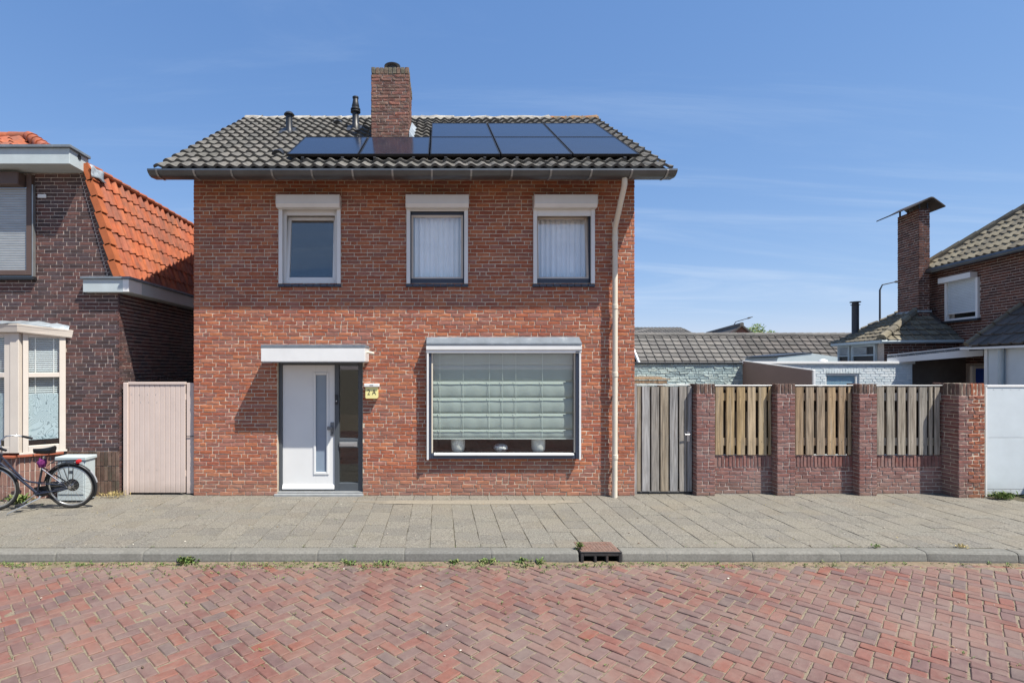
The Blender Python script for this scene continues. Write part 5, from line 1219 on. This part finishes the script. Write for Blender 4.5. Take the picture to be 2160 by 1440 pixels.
# ------------------------------------------------------------------ brown brick house at the right edge
rh = thing('brick_house', 'brown brick house with tall capped chimney and closed white roller shutter behind the garden', 'house', (13.5, 4.5, 0))
u2 = Vector((.168, .986, 0)); v2 = Vector((.986, -.168, 0)); C0 = Vector((12.78, 13.6-D, 0))
WL = 5.0; fr_ = -u2
wz = 4.64
swin = (.63, 1.56, 3.27, 4.20)
m = MB(); sheet_holes(m, 0, WL, 0, wz, [swin], C0, (fr_.x, fr_.y), .0075, .1)
m.quad(C0, C0+Vector((0, 0, wz)), C0+v2*6+Vector((0, 0, wz)), C0+v2*6)
e5 = C0-u2*WL; m.quad(e5, e5+v2*6, e5+v2*6+Vector((0, 0, wz)), e5+Vector((0, 0, wz)))
rw = m.build('wall', M_mortard, rh)
place(brick_pieces(courses(0, 3.4, 2.2, wz, [swin], seed=111, hp=.15), C0, (fr_.x, fr_.y), 'c', 111, .002), 'brick', rw, M_far, 200, 'brickwork')
# shuttered window
fd2 = fr_; on = Vector((fr_.y, -fr_.x, 0))       # outward
def wb(m, a, b, z0, z1, o0, o1, c=.003):
    M = Matrix((Vector((fr_.x, fr_.y, 0, 0)), Vector((-on.x, -on.y, 0, 0)), Vector((0, 0, 1, 0)), Vector((C0.x, C0.y, 0, 1)))).transposed(); m.box(a, b, -o1, -o0, z0, z1, c, M)
sw = bpy.data.objects.new('window', None); COL.objects.link(sw); sw.location = C0-u2+Vector((0, 0, 3.27)); link(sw, rh); PINV[sw.name] = Matrix.Translation(-Vector(sw.location))
part('shutter_box', sw, M_wmetal, lambda m: wb(m, .53, 1.50, 4.20, 4.33, .0, .15)); part('frame', sw, M_wpaint, lambda m: (wb(m, .58, .64, 3.25, 4.2, -.03, .04), wb(m, 1.49, 1.55, 3.25, 4.2, -.03, .04), wb(m, .64, 1.49, 3.25, 3.30, -.03, .04)))
z = 3.44
while z < 4.19: part('slat', sw, M_lgrey, lambda m: wb(m, .64, 1.49, z, z+.034, -.01, .012, .006)); z += .037
part('end_slat', sw, M_wpaint, lambda m: wb(m, .64, 1.49, 3.41, 3.437, -.01, .02)); part('pane', sw, M_glass, lambda m: wb(m, .64, 1.49, 3.30, 3.41, -.05, -.045, 0)); part('sill', sw, M_dgrey, lambda m: wb(m, .5, 1.6, 3.2, 3.248, -.03, .08))
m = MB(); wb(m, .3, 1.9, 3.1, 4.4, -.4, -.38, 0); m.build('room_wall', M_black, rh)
# hipped roof
hp_ = math.atan(1.13/1.32); rs = (v2*math.cos(hp_)+Vector((0, 0, math.sin(hp_)))).normalized(); RO = C0+u2*.22-v2*.22+Vector((0, 0, wz-.04))
n2 = (-u2).cross(rs)
m = MB(); L_ = 3.2
m.add([RO-n2*.03, RO-u2*5-n2*.03, RO-u2*5+rs*L_-n2*.03, RO-u2*(L_*math.cos(hp_))+rs*L_-n2*.03], [(0, 1, 2, 3)]); m.add([RO-n2*.03, RO-u2*(L_*math.cos(hp_))+rs*L_-n2*.03, RO+v2*5], [(0, 1, 2)]); rr = m.build('roof', M_htile[1], rh)
place(tile_field(RO, -u2, rs, .2, 11, 25, .27, T_rib, keep=lambda a, b: a > b*math.cos(hp_)-.05, seed=63), 'roof_tile', rr, M_htile, 200, 'roof_tiling')
hdv = (-u2*math.cos(hp_)+rs).normalized()
for k in range(9): a = RO+hdv*(k*.36)+n2*.03; MB().tube([a, a+hdv*.39], [.1, .115], 8).build('hip_tile', M_htile[0], rr, True)
part('gutter', rh, M_zinc, lambda m: m.tube([RO-v2*.05+Vector((0, 0, -.05)), RO-v2*.05-u2*5+Vector((0, 0, -.05))], .06, 8), True)
# chimney with bent sheet cap
A0 = Vector((12.248, 13.3-D, 0)); ca, cb = .254, .78
m = MB(); M_ = Matrix((Vector((v2.x, v2.y, 0, 0)), Vector((u2.x, u2.y, 0, 0)), Vector((0, 0, 1, 0)), Vector((A0.x, A0.y, 0, 1)))).transposed()
m.box(.008, ca-.008, .008, cb-.008, 3.2, 6.12, 0, M_); rc = m.build('chimney', M_mortard, rh)
place(brick_pieces(courses(0, ca, 3.4, 6.15, seed=121, hp=.3), A0, (v2.x, v2.y), 'n', 121)+brick_pieces(courses(0, cb, 3.4, 6.15, seed=122, hp=.3), A0+u2*cb, (-u2.x, -u2.y), 'n', 122), 'brick', rc, M_far, 110, 'chimney_brickwork')
m = MB(); Pc = lambda a, b, z: A0+v2*a+u2*b+Vector((0, 0, z))
capt = [(-.42, 6.08), (-.1, 6.22), (.15, 6.36), (.19, 6.37), (.24, 6.36), (.50, 6.13)]
for (a, za), (b, zb2) in zip(capt, capt[1:]): m.prism([Pc(a, -.14, za), Pc(b, -.14, zb2), Pc(b, -.14, zb2+.03), Pc(a, -.14, za+.03)], u2*1.06)
m.build('sheet_cap', mat('rusty_sheet', col=Cs(74, 68, 66), rough=.7, metal=.3, var=.25, ns=5, bump=.2), rc)
m = MB()
for a in (.02, ca-.05):
    for b in (.03, cb-.06): m.box(a, a+.03, b, b+.03, 6.04, 6.3, 0, M_)
m.build('cap_leg', M_dgrey, rc)
part('flashing', rc, M_lead, lambda m: m.box(-.03, ca+.03, -.03, cb, 3.50, 3.56, .01, M_))
# annexe with small hipped roof
E0 = Vector((10.92, 12.85-D, 2.79)); E1 = E0+u2*2.06; E2 = Vector((12.70, 12.54-D, 2.79)); AP = Vector((12.457, 13.5-D, 3.60)); AP2 = Vector((12.75, 14.3-D, 3.61))
an = MB(); an.add([E0-Vector((0, 0, .02)), E1-Vector((0, 0, .02)), AP2, AP, E2-Vector((0, 0, .02)), C0+Vector((0, 0, 3.6))], [(1, 0, 3, 2), (0, 4, 3), (3, 5, 2), (4, 5, 3)]); ar = an.build('annexe_roof', M_soff, rh)
vE = (E2-E0).normalized(); nf = (E2-E0).cross(AP-E0).normalized(); sf = nf.cross(vE).normalized()
def inside(p, poly, n_):
    for i in range(len(poly)):
        a, b = poly[i], poly[(i+1) % len(poly)]
        if (b-a).cross(p-a).dot(n_) < -.03: return False
    return True
E0o = E0-vE*.0
pf = [q for q in tile_field(E0-vE*.1-sf*.06, vE, sf, .2, 8, 11, .205, T_ann, seed=65) if inside(q[1].translation+vE*.11+sf*.13, [E0, E2, AP], nf)]
uE = -u2; nl = (E0-E1).cross(AP-E1).normalized(); sl2 = nl.cross(uE).normalized()
plf = [q for q in tile_field(E1-uE*.1-sl2*.06, uE, sl2, .2, 11, 13, .205, T_ann, seed=66) if inside(q[1].translation+uE*.11+sl2*.13, [E1, E0, AP, AP2], nl)]
place(pf+plf, 'roof_tile', ar, M_htile, 250, 'annexe_tiling')
for k in range(6): a = E0.lerp(AP, k/6)+Vector((0, 0, .04)); b = E0.lerp(AP, (k+1.1)/6)+Vector((0, 0, .04)); MB().tube([a, b], [.1, .085], 8).build('hip_tile', M_htile[0], ar, True)
m = MB(); q0 = E0+vE*.12+u2*.12; m.quad(q0-Vector((0, 0, 2.8)), E2+u2*.12-Vector((0, 0, 2.8)), E2+u2*.12-Vector((0, 0, .03)), q0-Vector((0, 0, .03))); m.quad(E1+vE*.12-Vector((0, 0, 2.8)), q0-Vector((0, 0, 2.8)), q0-Vector((0, 0, .03)), E1+vE*.12-Vector((0, 0, .03))); aw = m.build('annexe_wall', M_mortard, rh)
q0z = Vector((q0.x, q0.y, 0))
place(brick_pieces(courses(0, 1.7, 2.25, 2.75, seed=131, hp=.15), q0z-u2*.01, (vE.x, vE.y), 'c', 131), 'brick', aw, M_far, 60)
pbox_m = MB(); pbox_m.tube([E0-vE*.03-u2*.03-Vector((0, 0, .05)), E2-u2*.03-Vector((0, 0, .05))], .045, 8); pbox_m.tube([E0-vE*.03-u2*.03-Vector((0, 0, .05)), E1-vE*.03-Vector((0, 0, .05))], .045, 8); pbox_m.build('annexe_gutter', M_cabin, rh, True)
for k, (a, b) in enumerate(((.08, .62), (.72, 1.7))):     # white framed louvre windows on the side of the annexe
    Ml = Matrix((Vector((-u2.x, -u2.y, 0, 0)), Vector((vE.x, vE.y, 0, 0)), Vector((0, 0, 1, 0)), Vector((E1.x+vE.x*.1, E1.y+vE.y*.1, 0, 1)))).transposed()
    lw_ = part('louvre_window', rh, M_cabin, lambda m: (m.box(a, a+.06, -.04, .02, 2.26, 2.70, .003, Ml), m.box(b-.06, b, -.04, .02, 2.26, 2.70, .003, Ml), m.box(a+.06, b-.06, -.04, .02, 2.64, 2.70, .003, Ml), m.box(a+.06, b-.06, -.04, .02, 2.40, 2.44, .003, Ml)))
    part('pane', lw_, M_black, lambda m: m.box(a+.06, b-.06, .0, .01, 2.2, 2.64, 0, Ml))
    for z in [2.46+i*.03 for i in range(6)]: part('slat', lw_, M_lgrey, lambda m: m.box(a+.06, b-.06 if k == 0 else b-.35, -.03, -.01, z, z+.014, 0, Ml))
part('flue', rh, M_dgrey, lambda m: m.lathe([(.1, 2.95), (.085, 3.0), (.085, 3.84), (.115, 3.845), (.115, 3.86), (.08, 3.865), (.08, 3.91), (.13, 3.915), (.13, 3.94), (.05, 3.945)], (11.67, 14.6-D, 0), 16), True)
part('flue_flashing', rh, M_lead, lambda m: m.lathe([(.2, 2.88), (.16, 2.98), (.1, 3.03)], (11.67, 14.6-D, 0), 14), True)
# carport with sloping white fascia, dark inside, blue door
cp = thing('carport', 'dark open carport with sloping white fascia and a blue door behind the fence', 'carport', (11.4, 3.2, 0))
a = Vector((10.58, 12.3-D, 2.405)); b = Vector((11.80, 11.3-D, 2.60)); m = MB(); bk = Vector((.9, .45, 0))
m.prism([a, b, b-Vector((0, 0, .24)), a-Vector((0, 0, .20))], bk*.03); m.build('fascia', M_wmetal, cp)
m = MB(); m.add([a-Vector((0, 0, .02)), b-Vector((0, 0, .02)), b+bk*2-Vector((0, 0, .02)), a+bk*2-Vector((0, 0, .02)), a-Vector((0, 0, .08)), b-Vector((0, 0, .08)), b+bk*2-Vector((0, 0, .08)), a+bk*2-Vector((0, 0, .08))], [(0, 1, 2, 3), (7, 6, 5, 4), (0, 4, 5, 1), (1, 5, 6, 2), (2, 6, 7, 3), (3, 7, 4, 0)]); m.build('roof', M_flash, cp)
bd_ = 12.35-D
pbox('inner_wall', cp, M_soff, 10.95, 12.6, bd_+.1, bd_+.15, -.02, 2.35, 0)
M_blue = mat('blue_paint', col=Cs(38, 70, 150), rough=.5, var=.05, bump=.05)
db = 11.9; dx = lambda px: (px-CX)*db/F
bdr = pbox('door', cp, M_blue, dx(2058), dx(2092), db-D, db-D+.04, -.02, 2.08, .004); pbox('door_frame', bdr, M_cream, dx(2050), dx(2057.5), db-D-.01, db-D+.05, -.02, 2.14, .004); pbox('door_head', bdr, M_cream, dx(2057.8), dx(2096), db-D-.01, db-D+.05, 2.085, 2.14, .004)
# lean-to garage at the very edge
ga = thing('garage', 'pale grey garage wall with downpipe under dark tiles at the far right edge', 'garage', (11.8, 1.5, 0))
G1 = Vector((11.43, 11.18-D, 2.53)); ge = -u2
wl0 = G1+v2*.12; wl0.z = 0
def gb(m, a, b, z0, z1, o0, o1, c=.003):
    M = Matrix((Vector((ge.x, ge.y, 0, 0)), Vector((v2.x, v2.y, 0, 0)), Vector((0, 0, 1, 0)), Vector((wl0.x, wl0.y, 0, 1)))).transposed(); m.box(a, b, o0, o1, z0, z1, c, M)
part('wall', ga, M_lgrey, lambda m: gb(m, .25, 5, -.02, 2.5, 0, .1)); part('corner_post', ga, M_wpaint, lambda m: gb(m, .17, .247, -.02, 2.5, -.02, .1))
part('gutter', ga, M_wmetal, lambda m: gb(m, -.25, 5, 2.49, 2.535, -.17, -.02)); part('downpipe', ga, M_cabin, lambda m: m.tube([wl0+ge*.62-v2*.06+Vector((0, 0, 2.5)), wl0+ge*.62-v2*.06], .045, 10), True)
gs = (v2*.766+Vector((0, 0, .643))).normalized(); gn = ge.cross(gs)
m = MB(); GO = G1-v2*.05+Vector((0, 0, .03)); m.add([GO-gn*.03, GO+ge*5-gn*.03, GO+ge*5+gs*2.4-gn*.03, GO+gs*2.4-gn*.03, GO+gs*2.4-Vector((0, 0, 1.5)), GO-Vector((0, 0, .1))], [(0, 1, 2, 3), (0, 3, 4, 5)]); gr_ = m.build('roof', M_ftile2[1], ga)
place(tile_field(GO, ge, gs, .25, 7, 14, .33, T_flat2, seed=67), 'roof_tile', gr_, M_ftile2, 98)
for k in range(6): a_ = GO+gs*(k*.34)-ge*.03+gn*.05; part('verge_tile', gr_, M_htile[0], lambda m: m.tube([a_, a_+gs*.3], [.06, .05], 8), True)

# ------------------------------------------------------------------ far houses, lamps, trees
fh = thing('hipped_house', 'distant house with grey hipped roof peeping over the shed beside the brick house', 'house', (17.3, 36, 0))
d0 = 40; m = MB()
X_ = lambda px, d: (px-CX)*d/F; Zz = lambda py, d: CH+(CY-py)*d/F
rx = [X_(1330, d0), X_(1470, d0)]; tp = [X_(1366, d0+3), X_(1444, d0+3)]
V = [(rx[0]-2, d0-D, Zz(714, d0)), (rx[1], d0-D, Zz(710, d0)), (tp[1], d0+3-D, Zz(696, d0+3)), (tp[0], d0+3-D, Zz(696, d0+3)), (rx[0]-2, d0+6-D, Zz(710, d0)), (rx[1], d0+6-D, Zz(710, d0))]
m.add(V, [(0, 1, 2, 3), (1, 5, 2), (4, 0, 3), (5, 4, 3, 2)]); fr1 = m.build('roof', M_ftile[1], fh)
pbox('wall', fh, M_far[1], rx[0]-1.8, rx[1]-.2, d0+.2-D, d0+5.8-D, -.02, Zz(711, d0), 0)
m = MB()
for k in range(16): x = tp[0]+(tp[1]-tp[0])*k/16; m.tube([(x, d0+3-D, V[2][2]), (x+.18, d0+3-D, V[2][2]+.02)], [.1, .13], 6)
for s_, t_ in ((V[3], V[0]), (V[2], V[1])): m.tube([s_, t_], .12, 6)
m.build('ridge_tiles', M_ftile[0], fr1)
fs1 = Vector((0, 3, V[3][2]-V[0][2])).normalized(); 
tl = [q for q in tile_field((rx[0]-1, d0-D, V[0][2]+.05), (1, 0, 0), fs1, .3, 12, 22, .33, T_flat2, seed=68)]
place(tl, 'roof_tile', fr1, M_ftile, 0, 'roof_tiling')
fg = thing('gabled_house', 'distant house with red brick gable end behind the tiled shed', 'house', (21, 30, 0))
gd = 36; ap = Vector((X_(1563, gd), gd-D, Zz(684, gd))); rdv = Vector((2.7, 9.9, 0)).normalized(); gvl = Vector((-.96, .26, 0)); 
el = ap+gvl*2.6-Vector((0, 0, 2.2)); er = ap-gvl*2.6-Vector((0, 0, 2.2)); m = MB()
m.add([el, er, ap, el-Vector((0, 0, 3)), er-Vector((0, 0, 3))], [(0, 1, 2), (0, 3, 4, 1)]); m.build('gable_wall', M_purp[1], fg)
m = MB(); o_ = -rdv*.25; m.prism([ap+o_, el+o_-Vector((0, 0, .15)), el+o_-Vector((0, 0, .3)), ap+o_-Vector((0, 0, .14))], rdv*10); m.prism([ap+o_, ap+o_-Vector((0, 0, .14)), er+o_-Vector((0, 0, .3)), er+o_-Vector((0, 0, .15))], rdv*10); gf = m.build('roof', M_ftile2[1], fg)
m = MB(); m.tube([ap+o_, ap+rdv*10], .13, 8); m.build('ridge_tiles', M_ftile[0], gf)
m = MB(); m.add([el-Vector((0, 0, .3)), el+rdv*9.5-Vector((0, 0, .3)), el+rdv*9.5-Vector((0, 0, 3)), el-Vector((0, 0, 3))], [(0, 1, 2, 3)]); m.build('wall', M_far[1], fg)
def lamp(px, py, d, arm_px, arm_py, label):
    t = thing('street_lamp', label, 'street lamp', (X_(px, d), d-D, 0), 'street lamps beyond the roofs'); b = Vector((X_(px, d), d-D, 0)); tpz = Zz(py, d); e = Vector((X_(arm_px, d), d-D, Zz(arm_py, d)))
    k1 = Vector((b.x, b.y, tpz-.15)); k2 = Vector((b.x+(e.x-b.x)*.12, b.y, tpz+.12*(e.z-tpz)+.1))
    part('pole', t, M_dgrey, lambda m: m.tube([b, k1, k2, e.lerp(k2, .35)], [.06, .045, .035, .03], 8), True)
    f_ = e.lerp(k2, .36); part('lamp_head', t, M_dgrey, lambda m: m.tube([f_, f_.lerp(e, .3), e], [.03, .07, .02], 8), True)
lamp(1547, 683, 45, 1588, 668, 'far street lamp rising behind the red brick gable')
lamp(1856, 606, 30, 1900, 592, 'street lamp with bent arm rising beside the tall capped chimney')
def tree(x, y, h, r, label, seed):
    t = thing('tree', label, 'tree', (x, y, 0)); rg = random.Random(seed)
    tr = MB(); tr.tube([(x, y, -.3), (x+.1, y, h*.35), (x, y+.1, h*.7)], [.18, .14, .06], 8)
    for k in range(7): a = rg.uniform(0, 6.3); z = h*rg.uniform(.35, .6); tr.tube([(x, y, z), (x+math.cos(a)*r*.4, y+math.sin(a)*r*.4, z+h*.12), (x+math.cos(a)*r*.75, y+math.sin(a)*r*.75, z+h*.2)], [.07, .05, .02], 6)
    tr.build('trunk', M_wood['brown'], t, True)
    m = MB(); cl = [(Vector((rg.gauss(0, .45), rg.gauss(0, .45), rg.gauss(0, .35)))*r, rg.uniform(.25, .5)*r) for _ in range(22)]
    for c_, cr_ in cl:
        for k in range(110):
            p = Vector((rg.gauss(0, 1), rg.gauss(0, 1), rg.gauss(0, 1))).normalized()*cr_*rg.uniform(.4, 1)+c_+Vector((x, y, h*.72)); q = Vector((rg.uniform(-1, 1), rg.uniform(-1, 1), rg.uniform(-1, 1))).normalized(); w_ = q.orthogonal().normalized(); s_ = rg.uniform(.08, .16)
            m.cur = rg.random(); m.add([p-q*s_, p+w_*s_*.5, p+q*s_, p-w_*s_*.5], [(0, 1, 2, 3)])
    m.build('crown', M_leaf, t, attr=True)
tree(X_(1598, 60), 60-D, 7.6, 1.6, 'small green treetop showing beside the distant red gable', 5)
tree(X_(1436, 55), 55-D, 6.4, 1.2, 'green treetop just visible behind the distant hipped roof', 6)

# ------------------------------------------------------------------ storm drain in the kerb
sd = thing('storm_drain', 'rusty cast iron storm drain with three openings set in the kerb', 'drain', (1.865, KY, -.13))
x0, x1 = 1.628, 2.10; y0 = KY-.012
pbox('cover', sd, M_rust, x0+.01, x1-.01, y0+.02, KY+.345, -.01, .004, .003)
m = MB()
for k in range(11):
    for j in range(7): m.box(x0+.03+k*.0385, x0+.03+k*.0385+.026, y0+.05+j*.042, y0+.05+j*.042+.028, .0045, .0075)
m.build('cover_studs', M_rust, sd)
m = MB(); m.box(x0, x0+.035, y0, KY+.15, -.17, -.006, .004); m.box(x1-.035, x1, y0, KY+.15, -.17, -.006, .004); m.box(x0+.036, x1-.036, y0, KY+.15, -.042, -.006, .004); m.box(x0+.036, x1-.036, y0, KY+.02, -.17, -.128, .004)
for k in (1, 2): xx = x0+.035+k*(x1-x0-.07)/3; m.box(xx-.014, xx+.014, y0, KY+.05, -.128, -.042, .004)
m.build('inlet_grate', M_iron, sd); pbox('shaft', sd, M_hole, x0+.036, x1-.036, KY+.151, KY+.16, -.3, -.006, 0)
MB().box(x0-.002, x1+.002, y0-.004, y0+.018, -.004, .006, .003).build('edge_bar', M_iron, sd)

# ------------------------------------------------------------------ weeds
def leaf(m, p, d, L, w, rg, droop=.5):
    d = d.normalized(); s_ = d.cross(Vector((0, 0, 1))); s_ = s_.normalized() if s_.length > .01 else Vector((1, 0, 0)); m.cur = rg.random()
    a = p; b = p+d*L*.5; c = p+d*L-Vector((0, 0, L*droop*.5)); n_ = Vector((0, 0, w*.3))
    m.add([a, b+s_*w/2+n_, b-Vector((0, 0, w*.1)), b-s_*w/2+n_, c], [(0, 1, 2), (0, 2, 3), (1, 4, 2), (2, 4, 3)])
def plant(m, c, n, r, h, lw, rg, erect=.6):
    for _ in range(n):
        a = rg.uniform(0, 2*PI); p = Vector(c)+Vector((rg.gauss(0, r*.35), rg.gauss(0, r*.2), 0)); d = Vector((math.cos(a), math.sin(a)*.7, rg.uniform(.2, 1.6)*erect*2)); leaf(m, p+Vector((0, 0, rg.uniform(0, h*.5))), d, rg.uniform(.5, 1)*h, lw*rg.uniform(.6, 1.2), rg)
def weed(px, py, d, n, r, h, lw, label, seed, dry=False, group=None, z=None):
    rg = random.Random(seed); x = (px-CX)*d/F; z = CH-(py-CY)*d/F if z is None else z; t = MB(); plant(t, (x, d-D, z), n, r, h, lw, rg); o = t.build('weed', M_dry if dry else M_leaf, None, attr=True)
    return tag(o, label, 'weed', group)
kd = D+KY-.03
weed(393, 1186, kd, 70, 0.110, 0.094, 0.030, 'tall leafy green weed growing at the kerb, in front of the house corner', 1, z=-.125)
weed(1030, 1186, kd, 60, 0.154, 0.072, 0.021, 'bushy green weed at a kerb joint before the middle of the large window', 2, z=-.125)
weed(957, 1186, kd, 34, 0.077, 0.058, 0.024, 'low round leafed weed at the kerb before the door end of the large window', 3, z=-.125)
weed(1100, 1186, kd, 60, 0.154, 0.072, 0.018, 'loose yellow green weed at the kerb left of the drain', 4, z=-.125)
weed(1140, 1186, kd, 30, 0.055, 0.079, 0.018, 'small upright weed at the kerb nearest the drain', 5, z=-.125)
weed(813, 1186, kd, 40, 0.132, 0.050, 0.018, 'flat green weed at the kerb below the house number lamp', 6, z=-.125)
weed(735, 1186, kd, 50, 0.132, 0.065, 0.018, 'grassy green weed at the kerb in front of the white door', 7, z=-.125)
weed(1222, 1152, D+KY+.1, 40, .04, .09, .02, 'yellowish weed sprouting beside the iron drain cover', 8, z=0)
weed(40, 1062, 8.05, 170, .20, .16, .035, 'bright green leafy weed on the pavement under the bicycle', 9, z=0)
weed(2115, 1052, 8.35, 300, .2, .13, .02, 'low green weed clump at the foot of the pale metal gate', 10, z=0)
weed(1848, 1152, D+KY+.14, 40, .08, .05, .012, 'small yellow green tuft behind the kerb stones at the right', 11, z=0)
weed(2030, 1152, D+KY+.14, 50, .09, .05, .012, 'small brown dried tuft behind the kerb stones near the right edge', 12, True, z=0)
weed(240, 1046, 8.45, 150, .28, .12, .008, 'dry straw coloured grass along the foot of the dark brick wall', 13, True, z=0)
weed(90, 1075, 7.95, 8, .02, .05, .01, 'tiny weed in a pavement joint near the kickstand', 14, z=0)
rg = random.Random(77); m = MB()
for k in range(900):                            # small growth along the gutter line and in the joints
    x = rg.uniform(-5.4, 7) if k < 600 else rg.uniform(-5.2, 1.5); 
    if rg.random() < .5: x = -5.2+rg.random()**1.4*9
    y = kerb_y(x)-.02-abs(rg.gauss(0, .07 if k < 600 else .22)); plant(m, (x, y, road_z(x, y)-.004), rg.randint(2, 7), .03, rg.uniform(.015, .05), rg.uniform(.006, .016), rg, .4)
for k in range(70):                              # joints of the road in front
    x, y = rg.uniform(-3.5, 5.5), rg.uniform(-5.4, -3.2); plant(m, (x, y, road_z(x, y)-.003), rg.randint(4, 10), .03, rg.uniform(.015, .035), .008, rg, .4)
for k in range(90):                              # pavement joints and the foot of the walls
    x = rg.uniform(-5.2, 8.2); y = rg.choice((-.03, -.03, rg.uniform(-2.4, -.1), KY+.17)); plant(m, (x, y, -.002), rg.randint(2, 6), .03, rg.uniform(.01, .03), .007, rg, .4)
o = m.build('weeds', M_leaf, None, attr=True); tag(o, 'sparse small weeds and moss along the kerb and in the paving joints', 'weeds', kind='stuff')
m = MB()
for k in range(260):
    x = rg.choice((rg.uniform(-5.2, -4.2), rg.uniform(-5.2, 7), rg.uniform(-5.2, 7))); y = kerb_y(x)-.02-abs(rg.gauss(0, .12)) if rg.random() < .7 else rg.uniform(-2.3, -.05); z = -.128 if y < KY else -.001
    plant(m, (x, y, z), rg.randint(2, 5), .03, rg.uniform(.01, .035), .006, rg, .3)
o = m.build('dry_grass', M_dry, None, attr=True); tag(o, 'sparse dry grass and moss scattered over the paving', 'grass', kind='stuff')

# drift of pale sand blown against the wall foot
rg = random.Random(5); m = MB(); ring_ = []; n = 60
for i in range(n):
    a = 2*PI*i/n; k_ = 1+.35*noise.noise((math.cos(a)*2, math.sin(a)*2, 1)); ring_.append((.55+math.cos(a)*1.75*k_, -.42+math.sin(a)*.13*k_, .0036))
m.add([(.55, -.42, .006)]+ring_, [(0, 1+i, 1+(i+1) % n) for i in range(n)]); o = m.build('sand_drift', mat('pale_sand', col=Cs(180, 170, 152), gain=.52, rough=1, var=.2, ns=30, bump=.4, bs=90, world=True)); tag(o, 'thin drift of pale sand on the pavement below the large window', 'sand', kind='stuff')

# dirt washed up against the kerb, ragged on the road side
m = MB(); vs = []; fs = []; n = 420
for i in range(n+1):
    x = -9+20*i/n; w = .07+.10*max(-.4, noise.noise((x*1.7, 0, 5)))+.03*noise.noise((x*9, 2, 5))
    for j, (t, z) in enumerate(((0, -.108), (.35, -.117), (.75, -.123), (1, -.136))): vs.append((x, kerb_y(x)+.01-w*1.5*t, z+.003*noise.noise((x*12, j*3, 1))))
for i in range(n):
    for j in range(3): a = i*4+j; fs.append((a, a+1, a+5, a+4))
m.add(vs, fs); o = m.build('gutter_dirt', mat('washed_dirt', col=Cs(166, 146, 124), gain=.5, rough=1, var=.3, ns=30, bump=.6, bs=70, world=True, stain=(Cs(120, 122, 78), 3, .5, .7, .6)), None, True); tag(o, 'strip of sandy dirt washed along the foot of the kerb', 'dirt', kind='stuff')
m = MB()
for k in range(140):                             # crumbs of stone and leaf on the paving
    x, y = rg.uniform(-5, 7.5), rg.uniform(-5.3, -.1)
    if kerb_y(x)-.02 < y < kerb_y(x)+.2: continue
    z = .001 if y > kerb_y(x) else -.122; r_ = rg.uniform(.004, .012); m.cur = rg.random(); a = rg.uniform(0, 3); m.box(-r_, r_, -r_*.6, r_*.6, 0, r_*.7, r_*.2, Matrix.Translation((x, y, z)) @ Matrix.Rotation(a, 4, 'Z') @ Matrix.Rotation(rg.uniform(-.3, .3), 4, 'X'))
o = m.build('debris', mat('stone_crumbs', pal=[Cs(196, 190, 176), Cs(120, 96, 76), Cs(150, 130, 100), Cs(90, 76, 62), Cs(170, 160, 146)], src='attr', rough=.9, var=.1, bump=0), None, attr=True); tag(o, 'tiny crumbs of stone and leaf scattered on the paving', 'debris', kind='stuff')
